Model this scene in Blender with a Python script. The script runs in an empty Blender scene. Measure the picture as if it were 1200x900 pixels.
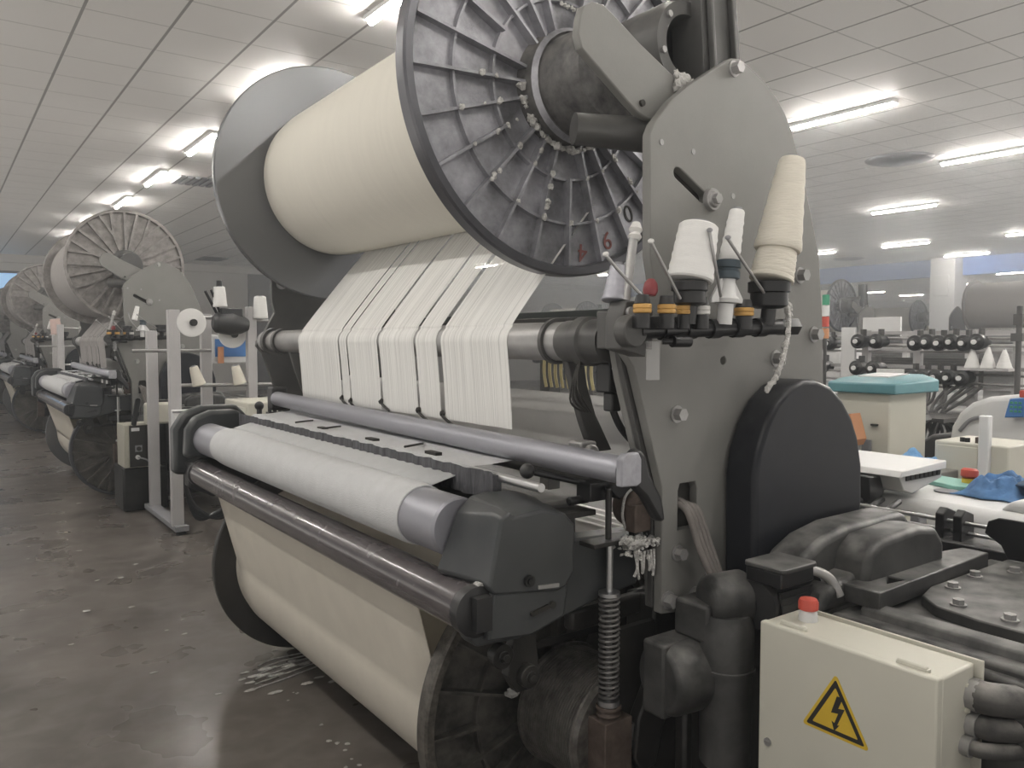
import bpy, bmesh, math, random
from mathutils import Vector, Matrix, noise
from mathutils.geometry import tessellate_polygon
random.seed(7)
PI = math.pi
D = bpy.data
SC = bpy.context.scene
COL = SC.collection

# ------------------------------------------------------------------ camera
F = 940.0
YAW = math.atan(678 / F)
PITCH = math.atan(50 / F)
cam = D.cameras.new('camera')
cam.sensor_width = 36.0
cam.lens = 36.0 * F / 1200.0
cam.clip_start = 0.05
cam.clip_end = 300
camo = D.objects.new('camera', cam)
COL.objects.link(camo)
camo.location = (0, 0, 1.6)
camo.rotation_euler = (PI / 2 - PITCH, 0, -YAW)
SC.camera = camo

# ------------------------------------------------------------------ world, exposure
SC.view_settings.view_transform = 'Standard'
SC.view_settings.look = 'None'
SC.view_settings.exposure = 0.30
SC.view_settings.gamma = 1.0
SC.view_settings.use_curve_mapping = False
W = D.worlds.new('ambient_fill')
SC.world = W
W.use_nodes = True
# added fill through the unbuilt sides: bright from below for the ceiling, dim above
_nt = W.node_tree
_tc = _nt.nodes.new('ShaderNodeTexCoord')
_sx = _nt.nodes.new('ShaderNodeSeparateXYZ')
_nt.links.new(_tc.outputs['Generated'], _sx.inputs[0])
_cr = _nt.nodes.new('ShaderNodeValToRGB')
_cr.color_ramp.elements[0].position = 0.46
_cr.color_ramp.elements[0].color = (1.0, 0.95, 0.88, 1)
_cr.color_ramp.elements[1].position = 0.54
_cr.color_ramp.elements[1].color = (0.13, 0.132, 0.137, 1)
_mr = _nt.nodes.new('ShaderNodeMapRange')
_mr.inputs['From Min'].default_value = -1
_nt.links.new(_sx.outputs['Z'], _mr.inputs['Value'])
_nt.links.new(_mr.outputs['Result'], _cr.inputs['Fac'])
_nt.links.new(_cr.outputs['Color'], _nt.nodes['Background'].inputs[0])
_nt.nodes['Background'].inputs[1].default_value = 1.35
LAMP = 105.0          # tube emission
SC.cycles.max_bounces = 6
SC.cycles.volume_step_rate = 5
SC.cycles.volume_max_steps = 48
SC.cycles.diffuse_bounces = 4
SC.cycles.use_denoising = True


# ------------------------------------------------------------------ materials
def mat(name, col, rough=0.6, metal=0.0, noise_amt=0.0, noise_scale=6.0, col2=None, dust=0.0,
        bump=0.0, bump_scale=60.0, spec=0.5, coat=0.0, stretch=None, alpha=1.0, dust_col=(0.42, 0.40, 0.37), emit=0.0):
    m = D.materials.new(name)
    m.use_nodes = True
    nt = m.node_tree
    N = nt.nodes
    L = nt.links
    b = N['Principled BSDF']
    b.inputs['Roughness'].default_value = rough
    b.inputs['Metallic'].default_value = metal
    b.inputs['Specular IOR Level'].default_value = spec
    b.inputs['Coat Weight'].default_value = coat
    b.inputs['Base Color'].default_value = (*col, 1)
    b.inputs['Alpha'].default_value = alpha
    if emit:
        b.inputs['Emission Color'].default_value = (*col, 1)
        b.inputs['Emission Strength'].default_value = emit
    tc = N.new('ShaderNodeTexCoord')
    vec = tc.outputs['Object']
    if stretch:
        mp = N.new('ShaderNodeMapping')
        mp.inputs['Scale'].default_value = stretch
        L.new(vec, mp.inputs['Vector'])
        vec = mp.outputs['Vector']
    out = None
    if noise_amt or col2:
        nz = N.new('ShaderNodeTexNoise')
        nz.inputs['Scale'].default_value = noise_scale
        nz.inputs['Detail'].default_value = 6
        nz.inputs['Roughness'].default_value = 0.65
        L.new(vec, nz.inputs['Vector'])
        cr = N.new('ShaderNodeValToRGB')
        cr.color_ramp.elements[0].position = 0.32
        cr.color_ramp.elements[1].position = 0.70
        c2 = col2 or tuple(min(1, c * (1 + noise_amt)) for c in col)
        c1 = col if col2 else tuple(c * (1 - noise_amt) for c in col)
        cr.color_ramp.elements[0].color = (*c1, 1)
        cr.color_ramp.elements[1].color = (*c2, 1)
        L.new(nz.outputs['Fac'], cr.inputs['Fac'])
        out = cr.outputs['Color']
        rr = N.new('ShaderNodeMapRange')
        rr.inputs['To Min'].default_value = max(0.04, rough - 0.10)
        rr.inputs['To Max'].default_value = min(1, rough + 0.12)
        L.new(nz.outputs['Fac'], rr.inputs['Value'])
        L.new(rr.outputs['Result'], b.inputs['Roughness'])
    if dust:
        # lint dust lying in patches, thicker on ledges that face up
        g = N.new('ShaderNodeNewGeometry')
        sx = N.new('ShaderNodeSeparateXYZ')
        L.new(g.outputs['Normal'], sx.inputs[0])
        mr = N.new('ShaderNodeMapRange')
        mr.inputs['From Min'].default_value = 0.1
        mr.inputs['From Max'].default_value = 0.95
        mr.inputs['To Min'].default_value = 0.12
        L.new(sx.outputs['Z'], mr.inputs['Value'])
        n2 = N.new('ShaderNodeTexNoise')
        n2.inputs['Scale'].default_value = 14
        n2.inputs['Detail'].default_value = 8
        L.new(tc.outputs['Object'], n2.inputs['Vector'])
        m2 = N.new('ShaderNodeMapRange')
        m2.inputs['From Min'].default_value = 0.35
        m2.inputs['From Max'].default_value = 0.68
        L.new(n2.outputs['Fac'], m2.inputs['Value'])
        mu = N.new('ShaderNodeMath')
        mu.operation = 'MULTIPLY'
        L.new(mr.outputs['Result'], mu.inputs[0])
        L.new(m2.outputs['Result'], mu.inputs[1])
        mu2 = N.new('ShaderNodeMath')
        mu2.operation = 'MULTIPLY'
        mu2.inputs[1].default_value = dust
        L.new(mu.outputs[0], mu2.inputs[0])
        mx = N.new('ShaderNodeMix')
        mx.data_type = 'RGBA'
        L.new(mu2.outputs[0], mx.inputs['Factor'])
        if out:
            L.new(out, mx.inputs[6])
        else:
            mx.inputs[6].default_value = (*col, 1)
        mx.inputs[7].default_value = (*dust_col, 1)
        out = mx.outputs[2]
    if out:
        L.new(out, b.inputs['Base Color'])
    if bump:
        nb = N.new('ShaderNodeTexNoise')
        nb.inputs['Scale'].default_value = bump_scale
        nb.inputs['Detail'].default_value = 4
        L.new(vec, nb.inputs['Vector'])
        bp = N.new('ShaderNodeBump')
        bp.inputs['Strength'].default_value = bump
        bp.inputs['Distance'].default_value = 0.01
        L.new(nb.outputs['Fac'], bp.inputs['Height'])
        L.new(bp.outputs['Normal'], b.inputs['Normal'])
    return m


def grey(v, t=(1, 1, 1)):
    return (v * t[0], v * t[1], v * t[2])


WARM = (1.03, 1.0, 0.95)
M = dict(
    plate=mat('grey_frame_paint', (0.185, 0.182, 0.172), 0.48, 0.0, 0.10, 2.5, bump=0.03),
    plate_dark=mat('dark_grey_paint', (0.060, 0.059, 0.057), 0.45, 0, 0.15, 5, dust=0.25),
    cast=mat('cast_aluminium', (0.17, 0.17, 0.18), 0.42, 0.35, 0.0, 9, col2=(0.44, 0.44, 0.475), bump=0.25, bump_scale=18),
    rim=mat('flange_rim', (0.11, 0.11, 0.12), 0.35, 0.6, 0.15, 6),
    flange_in=mat('flange_inner_face', (0.17, 0.173, 0.18), 0.27, 0.55, 0.0, 3, dust=0.0),
    flange_old=mat('brown_grey_cast_flange', (0.14, 0.13, 0.125), 0.5, 0.3, 0, 14, col2=(0.32, 0.30, 0.285), bump=0.3, bump_scale=20),
    hub=mat('dusty_black_hub', (0.045, 0.044, 0.045), 0.6, 0.2, 0, 16, col2=(0.17, 0.165, 0.16), dust=0.5),
    yarn=mat('cream_warp_yarn', (0.60, 0.575, 0.51), 0.72, 0, 0.03, 3, bump=0.05, bump_scale=120, stretch=(1, 12, 1)),
    yarn_grey=mat('grey_warp_yarn', (0.25, 0.235, 0.225), 0.8, 0, 0.06, 4, stretch=(1, 18, 1)),
    cloth=mat('greige_cloth', (0.66, 0.615, 0.53), 0.85, 0, 0.04, 7, bump=0.05, bump_scale=200),
    cloth_pale=mat('pale_terry_cloth', (0.58, 0.585, 0.59), 0.9, 0, 0.05, 22, bump=0.35, bump_scale=220),
    silver=mat('brushed_silver_tube', (0.36, 0.36, 0.395), 0.46, 0.6, 0.10, 7, stretch=(1, 0.25, 1), dust=0.0),
    silver_dull=mat('dull_silver_tube', (0.36, 0.355, 0.35), 0.45, 0.6, 0.18, 9, dust=0.3),
    steel=mat('bright_steel', (0.5, 0.5, 0.5), 0.3, 0.9, 0.1, 20),
    brown=mat('brown_rubber_sleeve', (0.070, 0.060, 0.062), 0.24, 0.0, 0.12, 6, dust=0.25, dust_col=(0.2, 0.185, 0.185), coat=0.3),
    black=mat('black_machine_paint', (0.018, 0.018, 0.019), 0.42, 0, 0.2, 6, dust=0.45, dust_col=(0.16, 0.155, 0.15)),
    black_clean=mat('black_plastic', (0.010, 0.010, 0.011), 0.35, 0, 0.2, 6),
    cover=mat('dark_slate_cover', (0.046, 0.049, 0.051), 0.36, 0, 0.12, 5, dust=0.35, dust_col=(0.15, 0.15, 0.147)),
    belt=mat('blue_black_guard', (0.014, 0.015, 0.019), 0.38, 0, 0.2, 4, dust=0.3, dust_col=(0.12, 0.12, 0.12), spec=0.25),
    gear=mat('dusty_gear_casing', (0.022, 0.022, 0.022), 0.45, 0.1, 0, 7, col2=(0.055, 0.054, 0.052), dust=0.7, dust_col=(0.23, 0.225, 0.215)),
    oily=mat('oily_dark_iron', (0.010, 0.0095, 0.009), 0.4, 0.2, 0, 9, col2=(0.032, 0.030, 0.027)),
    rust=mat('rusty_brown_bracket', (0.06, 0.042, 0.034), 0.6, 0.2, 0, 20, col2=(0.15, 0.115, 0.095)),
    beige=mat('beige_enamel', (0.56, 0.545, 0.47), 0.42, 0, 0.03, 5, bump=0.02),
    beige_d=mat('beige_edge', (0.42, 0.405, 0.34), 0.5),
    red=mat('red_plastic', (0.50, 0.08, 0.055), 0.4, 0, 0.08, 20),
    yellow=mat('yellow_sticker', (0.62, 0.42, 0.035), 0.5, 0, 0.04, 20),
    ink=mat('black_ink', (0.02, 0.018, 0.015), 0.6),
    amber=mat('amber_ring', (0.52, 0.30, 0.085), 0.5, 0, 0.15, 30),
    white=mat('white_plastic', (0.66, 0.66, 0.655), 0.4, 0, 0.03, 8),
    white_ring=mat('white_ceramic', (0.6, 0.59, 0.57), 0.4),
    cone=mat('white_yarn_cone', (0.72, 0.715, 0.70), 0.9, 0, 0.03, 20, bump=0.15, bump_scale=90, stretch=(1, 1, 6)),
    cone_cream=mat('cream_yarn_cone', (0.66, 0.625, 0.545), 0.9, 0, 0.04, 14, bump=0.3, bump_scale=40, stretch=(1, 1, 5)),
    cone_pink=mat('pink_yarn_cone', (0.58, 0.44, 0.40), 0.9),
    lint=mat('cotton_lint', (0.52, 0.51, 0.49), 1.0, 0, 0.3, 60, bump=0.8, bump_scale=120),
    teal=mat('teal_plastic', (0.10, 0.25, 0.28), 0.4, 0, 0.1, 12),
    mint=mat('green_pad', (0.20, 0.42, 0.36), 0.5),
    blue=mat('blue_fabric', (0.07, 0.16, 0.32), 0.85, 0, 0.3, 14, bump=0.3, bump_scale=30),
    blue_d=mat('dark_blue_fabric', (0.05, 0.09, 0.15), 0.85, 0, 0.3, 14),
    blue_panel=mat('blue_screen_panel', (0.06, 0.17, 0.42), 0.4),
    bluewall=mat('blue_bulkhead_paint', (0.11, 0.21, 0.50), 0.6, 0, 0.06, 1.0),
    orange=mat('orange_edge', (0.55, 0.26, 0.13), 0.5),
    green=mat('green_lens', (0.06, 0.28, 0.17), 0.3),
    hose=mat('dusty_hose', (0.045, 0.043, 0.042), 0.65, 0, 0.2, 20, dust=0.7, bump=0.15),
    cable=mat('grey_brown_cable', (0.15, 0.135, 0.125), 0.6, 0, 0.15, 30, dust=0.2),
    spring=mat('dark_spring_steel', (0.16, 0.155, 0.15), 0.45, 0.6, 0.3, 40),
    brush=mat('dusty_black_brush', (0.045, 0.045, 0.05), 0.9, 0, 0, 26, col2=(0.13, 0.13, 0.14), stretch=(1, 3, 0.4), bump=0.6, bump_scale=50),
    beam_green=mat('dark_green_grey_beam', (0.065, 0.078, 0.075), 0.45, 0, 0.08, 5),
    wood=mat('pale_board', (0.84, 0.83, 0.82), 0.7, 0, 0.05, 6),
    spring_yel=mat('pale_yellow_cord', (0.55, 0.48, 0.26), 0.6),
    bin=mat('dark_grey_bin', (0.10, 0.10, 0.115), 0.5, 0, 0.1, 6),
    pillar=mat('pillar_paint', (0.58, 0.59, 0.60), 0.6, 0, 0.03, 2),
    pillar_dark=mat('dark_wall_panel', (0.12, 0.12, 0.125), 0.4, 0, 0, 3, col2=(0.2, 0.2, 0.2), stretch=(8, 1, 1)),
    wall=mat('painted_wall', (0.56, 0.55, 0.53), 0.75, 0, 0.03, 0.6),
    wall_far=mat('blue_grey_wall', (0.36, 0.39, 0.43), 0.75, 0, 0.03, 0.6),
    vent=mat('ceiling_vent_metal', (0.24, 0.24, 0.25), 0.6),
    post_pale=mat('pale_grey_post_paint', (0.42, 0.41, 0.41), 0.55, 0, 0.06, 4),
    digit_red=mat('faded_red_number_paint', (0.22, 0.07, 0.06), 0.6),
    clear=None, sheet=None, lamp=None, floor=None, ceiling=None,
)


def make_special():
    # lamp tube
    m = D.materials.new('lit_tube')
    m.use_nodes = True
    nt = m.node_tree
    b = nt.nodes['Principled BSDF']
    b.inputs['Base Color'].default_value = (1, 1, 1, 1)
    b.inputs['Emission Color'].default_value = (1.0, 0.962, 0.905, 1)
    b.inputs['Emission Strength'].default_value = LAMP
    M['lamp'] = m
    # warp sheet: fine threads, partly see-through
    m = D.materials.new('warp_thread_sheet')
    m.use_nodes = True
    nt = m.node_tree
    N, L = nt.nodes, nt.links
    b = N['Principled BSDF']
    b.inputs['Roughness'].default_value = 0.55
    tc = N.new('ShaderNodeTexCoord')
    mp = N.new('ShaderNodeMapping')
    mp.inputs['Scale'].default_value = (0.4, 60, 0.4)
    L.new(tc.outputs['Object'], mp.inputs['Vector'])
    nz = N.new('ShaderNodeTexNoise')
    nz.inputs['Scale'].default_value = 3
    nz.inputs['Detail'].default_value = 5
    L.new(mp.outputs['Vector'], nz.inputs['Vector'])
    cr = N.new('ShaderNodeValToRGB')
    cr.color_ramp.elements[0].position = 0.35
    cr.color_ramp.elements[0].color = (0.70, 0.695, 0.67, 1)
    cr.color_ramp.elements[1].position = 0.6
    cr.color_ramp.elements[1].color = (0.82, 0.815, 0.79, 1)
    L.new(nz.outputs['Fac'], cr.inputs['Fac'])
    L.new(cr.outputs['Color'], b.inputs['Base Color'])
    mr = N.new('ShaderNodeMapRange')
    mr.inputs['From Min'].default_value = 0.35
    mr.inputs['From Max'].default_value = 0.6
    mr.inputs['To Min'].default_value = 0.82
    mr.inputs['To Max'].default_value = 0.96
    L.new(nz.outputs['Fac'], mr.inputs['Value'])
    L.new(mr.outputs['Result'], b.inputs['Alpha'])
    M['sheet'] = m
    # floor: worn polished concrete
    m = D.materials.new('polished_concrete')
    m.use_nodes = True
    nt = m.node_tree
    N, L = nt.nodes, nt.links
    b = N['Principled BSDF']
    tc = N.new('ShaderNodeTexCoord')
    n1 = N.new('ShaderNodeTexNoise')
    n1.inputs['Scale'].default_value = 1.3
    n1.inputs['Detail'].default_value = 9
    n1.inputs['Roughness'].default_value = 0.62
    L.new(tc.outputs['Object'], n1.inputs['Vector'])
    cr = N.new('ShaderNodeValToRGB')
    cr.color_ramp.elements[0].position = 0.34
    cr.color_ramp.elements[0].color = (0.070, 0.060, 0.053, 1)
    cr.color_ramp.elements[1].position = 0.68
    cr.color_ramp.elements[1].color = (0.165, 0.146, 0.130, 1)
    L.new(n1.outputs['Fac'], cr.inputs['Fac'])
    # saw-cut joints every 3 m
    br = N.new('ShaderNodeTexBrick')
    br.offset = 0
    br.inputs['Scale'].default_value = 1.0
    br.inputs['Brick Width'].default_value = 3.0
    br.inputs['Row Height'].default_value = 3.0
    br.inputs['Mortar Size'].default_value = 0.006
    br.inputs['Mortar Smooth'].default_value = 0.1
    br.inputs['Color1'].default_value = (1, 1, 1, 1)
    br.inputs['Color2'].default_value = (1, 1, 1, 1)
    br.inputs['Mortar'].default_value = (0.55, 0.55, 0.55, 1)
    mp = N.new('ShaderNodeMapping')
    mp.inputs['Location'].default_value = (1.1, 0.75, 0)
    L.new(tc.outputs['Object'], mp.inputs['Vector'])
    L.new(mp.outputs['Vector'], br.inputs['Vector'])
    mx = N.new('ShaderNodeMix')
    mx.data_type = 'RGBA'
    mx.blend_type = 'MULTIPLY'
    mx.inputs['Factor'].default_value = 1
    L.new(cr.outputs['Color'], mx.inputs[6])
    L.new(br.outputs['Color'], mx.inputs[7])
    # pale scuffs
    n3 = N.new('ShaderNodeTexNoise')
    n3.inputs['Scale'].default_value = 7
    n3.inputs['Detail'].default_value = 12
    n3.inputs['Distortion'].default_value = 0.3
    L.new(tc.outputs['Object'], n3.inputs['Vector'])
    c3 = N.new('ShaderNodeValToRGB')
    c3.color_ramp.elements[0].position = 0.45
    c3.color_ramp.elements[0].color = (0, 0, 0, 1)
    c3.color_ramp.elements[1].position = 1.0
    c3.color_ramp.elements[1].color = (1, 1, 1, 1)
    L.new(n3.outputs['Fac'], c3.inputs['Fac'])
    m4 = N.new('ShaderNodeMix')
    m4.data_type = 'RGBA'
    L.new(c3.outputs['Color'], m4.inputs['Factor'])
    L.new(mx.outputs[2], m4.inputs[6])
    m4.inputs[7].default_value = (0.21, 0.195, 0.18, 1)
    L.new(m4.outputs[2], b.inputs['Base Color'])
    n2 = N.new('ShaderNodeTexNoise')
    n2.inputs['Scale'].default_value = 2.2
    n2.inputs['Detail'].default_value = 3
    L.new(tc.outputs['Object'], n2.inputs['Vector'])
    mr = N.new('ShaderNodeMapRange')
    mr.inputs['From Min'].default_value = 0.3
    mr.inputs['From Max'].default_value = 0.75
    mr.inputs['To Min'].default_value = 0.24
    mr.inputs['To Max'].default_value = 0.38
    L.new(n2.outputs['Fac'], mr.inputs['Value'])
    L.new(mr.outputs['Result'], b.inputs['Roughness'])
    bp = N.new('ShaderNodeBump')
    bp.inputs['Strength'].default_value = 0.008
    bp.inputs['Distance'].default_value = 0.01
    L.new(n3.outputs['Fac'], bp.inputs['Height'])
    L.new(bp.outputs['Normal'], b.inputs['Normal'])
    M['floor'] = m
    # ceiling tiles 0.6 m
    m = D.materials.new('ceiling_tiles')
    m.use_nodes = True
    nt = m.node_tree
    N, L = nt.nodes, nt.links
    b = N['Principled BSDF']
    b.inputs['Roughness'].default_value = 0.6
    tc = N.new('ShaderNodeTexCoord')
    sp = N.new('ShaderNodeSeparateXYZ')
    L.new(tc.outputs['Object'], sp.inputs[0])

    def line(sock, off, per, half):
        a = N.new('ShaderNodeMath'); a.operation = 'SUBTRACT'; a.inputs[1].default_value = off - 60 * per
        L.new(sock, a.inputs[0])
        d = N.new('ShaderNodeMath'); d.operation = 'MODULO'; d.inputs[1].default_value = per
        L.new(a.outputs[0], d.inputs[0])
        s = N.new('ShaderNodeMath'); s.operation = 'SUBTRACT'; s.inputs[1].default_value = per / 2
        L.new(d.outputs[0], s.inputs[0])
        ab = N.new('ShaderNodeMath'); ab.operation = 'ABSOLUTE'
        L.new(s.outputs[0], ab.inputs[0])
        g = N.new('ShaderNodeMath'); g.operation = 'GREATER_THAN'; g.inputs[1].default_value = per / 2 - half
        L.new(ab.outputs[0], g.inputs[0])
        return g.outputs[0]
    lx = line(sp.outputs['X'], 0.955, 0.60, 0.011)
    ly = line(sp.outputs['Y'], 7.20, 0.585, 0.006)
    nzc = N.new('ShaderNodeTexNoise')
    nzc.inputs['Scale'].default_value = 0.9
    nzc.inputs['Detail'].default_value = 3
    L.new(tc.outputs['Object'], nzc.inputs['Vector'])
    cr = N.new('ShaderNodeValToRGB')
    cr.color_ramp.elements[0].color = (0.80, 0.785, 0.76, 1)
    cr.color_ramp.elements[1].color = (0.86, 0.85, 0.83, 1)
    L.new(nzc.outputs['Fac'], cr.inputs['Fac'])
    m1 = N.new('ShaderNodeMix'); m1.data_type = 'RGBA'
    L.new(ly, m1.inputs['Factor'])
    L.new(cr.outputs['Color'], m1.inputs[6])
    m1.inputs[7].default_value = (0.52, 0.51, 0.49, 1)
    m2 = N.new('ShaderNodeMix'); m2.data_type = 'RGBA'
    L.new(lx, m2.inputs['Factor'])
    L.new(m1.outputs[2], m2.inputs[6])
    m2.inputs[7].default_value = (0.33, 0.32, 0.31, 1)
    L.new(m2.outputs[2], b.inputs['Base Color'])
    M['ceiling'] = m
    # clear plastic
    m = D.materials.new('clear_plastic')
    m.use_nodes = True
    b = m.node_tree.nodes['Principled BSDF']
    b.inputs['Base Color'].default_value = (0.8, 0.8, 0.8, 1)
    b.inputs['Alpha'].default_value = 0.16
    b.inputs['Roughness'].default_value = 0.15
    M['clear'] = m


make_special()


# ------------------------------------------------------------------ mesh builder
def V(*a):
    return Vector(a if len(a) > 1 else a[0])


def frame_of(d):
    d = Vector(d).normalized()
    up = Vector((0, 0, 1)) if abs(d.z) < 0.95 else Vector((1, 0, 0))
    a = d.cross(up).normalized()
    b = d.cross(a).normalized()
    return a, b, d


class MB:
    def __init__(s):
        s.v = []
        s.f = []

    def add(s, vs, fs):
        o = len(s.v)
        s.v += [tuple(v) for v in vs]
        s.f += [tuple(i + o for i in f) for f in fs]
        return s

    def box(s, x0, x1, y0, y1, z0, z1, rot=None, piv=None):
        vs = [V(x, y, z) for x in (x0, x1) for y in (y0, y1) for z in (z0, z1)]
        if rot:
            c = Vector(piv) if piv else Vector(((x0 + x1) / 2, (y0 + y1) / 2, (z0 + z1) / 2))
            R = Matrix.Rotation(rot[1], 3, rot[0])
            vs = [R @ (v - c) + c for v in vs]
        return s.add(vs, [(0, 1, 3, 2), (4, 6, 7, 5), (0, 4, 5, 1), (2, 3, 7, 6), (0, 2, 6, 4), (1, 5, 7, 3)])

    def bar(s, p0, p1, w, h):
        p0, p1 = Vector(p0), Vector(p1)
        a, b, d = frame_of(p1 - p0)
        vs = []
        for p in (p0, p1):
            for sa, sb in ((-1, -1), (1, -1), (1, 1), (-1, 1)):
                vs.append(p + a * sa * w / 2 + b * sb * h / 2)
        return s.add(vs, [(0, 1, 2, 3), (7, 6, 5, 4), (0, 4, 5, 1), (1, 5, 6, 2), (2, 6, 7, 3), (3, 7, 4, 0)])

    def cyl(s, p0, p1, r0, r1=None, n=24, cap=True):
        r1 = r0 if r1 is None else r1
        return s.lathe(p0, p1, [(0, r0), (1, r1)], n, cap)

    def lathe(s, p0, p1, prof, n=24, cap=True, absolute=False):
        """prof: (t, r); t is a fraction of p0-p1, or metres when absolute."""
        p0, p1 = Vector(p0), Vector(p1)
        a, b, d = frame_of(p1 - p0)
        Ln = 1.0 if absolute else (p1 - p0).length
        vs, fs = [], []
        for t, r in prof:
            c = p0 + d * t * Ln
            for i in range(n):
                an = 2 * PI * i / n
                vs.append(c + (a * math.cos(an) + b * math.sin(an)) * r)
        m = len(prof)
        for k in range(m - 1):
            for i in range(n):
                j = (i + 1) % n
                fs.append((k * n + i, k * n + j, (k + 1) * n + j, (k + 1) * n + i))
        if cap:
            fs.append(tuple(range(n))[::-1])
            fs.append(tuple((m - 1) * n + i for i in range(n)))
        return s.add(vs, fs)

    def prism(s, poly, a0, a1, axis='Y', holes=()):
        """poly in (X,Z) for axis Y, (Y,Z) for X, (X,Y) for Z."""
        def P(p, a):
            return {'Y': (p[0], a, p[1]), 'X': (a, p[0], p[1]), 'Z': (p[0], p[1], a)}[axis]
        loops = [list(poly)] + [list(h) for h in holes]
        flat = [p for l in loops for p in l]
        n = len(flat)
        tris = tessellate_polygon([[Vector((p[0], p[1], 0)) for p in l] for l in loops])
        vs = [P(p, a0) for p in flat] + [P(p, a1) for p in flat]
        fs = []
        if len(loops) == 1:
            fs += [tuple(range(n)), tuple(range(2 * n - 1, n - 1, -1))]
        else:
            for t in tris:
                fs.append(tuple(t))
                fs.append(tuple(i + n for i in reversed(t)))
        o = 0
        for l in loops:
            k = len(l)
            for i in range(k):
                j = (i + 1) % k
                fs.append((o + i, o + j, o + j + n, o + i + n))
            o += k
        return s.add(vs, fs)

    def tube(s, pts, r, n=10, smooth=6, cap=True, rs=None):
        pts = [Vector(p) for p in pts]
        if smooth and len(pts) > 2:
            q = []
            P = [pts[0]] + pts + [pts[-1]]
            for i in range(1, len(P) - 2):
                for k in range(smooth):
                    t = k / smooth
                    p0, p1, p2, p3 = P[i - 1], P[i], P[i + 1], P[i + 2]
                    q.append(0.5 * ((2 * p1) + (-p0 + p2) * t + (2 * p0 - 5 * p1 + 4 * p2 - p3) * t * t + (-p0 + 3 * p1 - 3 * p2 + p3) * t ** 3))
            q.append(pts[-1])
            pts = q
        vs, fs = [], []
        pa = None
        for i, p in enumerate(pts):
            d = (pts[min(i + 1, len(pts) - 1)] - pts[max(i - 1, 0)])
            if d.length < 1e-9:
                d = Vector((0, 0, 1))
            d.normalize()
            if pa is None:
                a, b, _ = frame_of(d)
            else:
                a = (pa - d * pa.dot(d)).normalized()
                b = d.cross(a)
            pa = a
            rr = r if rs is None else rs(i / (len(pts) - 1)) * r
            for k in range(n):
                an = 2 * PI * k / n
                vs.append(p + (a * math.cos(an) + b * math.sin(an)) * rr)
        for i in range(len(pts) - 1):
            for k in range(n):
                j = (k + 1) % n
                fs.append((i * n + k, i * n + j, (i + 1) * n + j, (i + 1) * n + k))
        if cap:
            fs.append(tuple(range(n))[::-1])
            fs.append(tuple((len(pts) - 1) * n + k for k in range(n)))
        return s.add(vs, fs)

    def ball(s, c, r, n=16, sc=(1, 1, 1), jag=0.0, seed=0):
        c = Vector(c)
        vs, fs = [], []
        m = n // 2
        for i in range(m + 1):
            th = PI * i / m
            for k in range(n):
                ph = 2 * PI * k / n
                d = Vector((math.sin(th) * math.cos(ph), math.sin(th) * math.sin(ph), math.cos(th)))
                q = 1 + (jag * noise.noise(d * 2.3 + Vector((seed, seed * 2, 0))) if jag else 0)
                vs.append(c + Vector((d.x * sc[0], d.y * sc[1], d.z * sc[2])) * r * q)
        for i in range(m):
            for k in range(n):
                j = (k + 1) % n
                fs.append((i * n + k, (i + 1) * n + k, (i + 1) * n + j, i * n + j))
        return s.add(vs, fs)

    def grid(s, fn, nu, nv, thick=0.0):
        vs = [Vector(fn(i / nu, j / nv)) for i in range(nu + 1) for j in range(nv + 1)]
        fs = [(i * (nv + 1) + j, (i + 1) * (nv + 1) + j, (i + 1) * (nv + 1) + j + 1, i * (nv + 1) + j + 1) for i in range(nu) for j in range(nv)]
        return s.add(vs, fs)

    def hexbolt(s, c, axis, r=0.014, h=0.012, washer=True):
        c = Vector(c)
        ax = Vector(axis)
        if washer:
            s.cyl(c, c + ax * 0.004, r * 1.35, n=16)
        s.cyl(c + ax * 0.003, c + ax * (0.003 + h), r, n=6)
        return s

    def build(s, name, material, parent=None, bevel=0.0, seg=2, smooth=True, org=None, solid=0.0, sub=0, label=None):
        o0 = Vector(org) if org is not None else (Vector(parent['_o']) if parent is not None and '_o' in parent else Vector((0, 0, 0)))
        me = D.meshes.new(name)
        me.from_pydata([tuple(Vector(v) - o0) for v in s.v], [], s.f)
        bm = bmesh.new()
        bm.from_mesh(me)
        bmesh.ops.remove_doubles(bm, verts=bm.verts, dist=1e-5)
        bmesh.ops.recalc_face_normals(bm, faces=bm.faces)
        bm.to_mesh(me)
        bm.free()
        if smooth:
            for p in me.polygons:
                p.use_smooth = True
            me.set_sharp_from_angle(angle=math.radians(38))
        me.materials.append(M[material] if isinstance(material, str) else material)
        ob = D.objects.new(name, me)
        COL.objects.link(ob)
        if parent is not None:
            ob.parent = parent
            ob['_o'] = tuple(o0)
        else:
            ob.location = o0
            ob['_o'] = tuple(o0)
        if sub:
            md = ob.modifiers.new('sub', 'SUBSURF')
            md.levels = md.render_levels = sub
        if solid:
            md = ob.modifiers.new('solid', 'SOLIDIFY')
            md.thickness = solid
            md.offset = 0
        if bevel:
            md = ob.modifiers.new('bevel', 'BEVEL')
            md.width = bevel
            md.segments = seg
            md.limit_method = 'ANGLE'
            md.angle_limit = math.radians(35)
            md.harden_normals = False
        if label:
            ob['label'] = label
        return ob


def many(name, mbs, material, parent, **k):
    return [m.build(name, material, parent, **k) for m in mbs]


def tag(o, label, cat, group=None, kind=None):
    o['label'] = label
    o['category'] = cat
    if group:
        o['group'] = group
    if kind:
        o['kind'] = kind
    return o


def thing(name, loc, label, cat, group=None):
    o = D.objects.new(name, None)
    o.empty_display_size = 0.1
    COL.objects.link(o)
    o.location = loc
    o['_o'] = tuple(loc)
    return tag(o, label, cat, group)


def struct(o):
    o['kind'] = 'structure'
    return o


def children(o):
    return [c for c in D.objects if c.parent is o]


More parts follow.
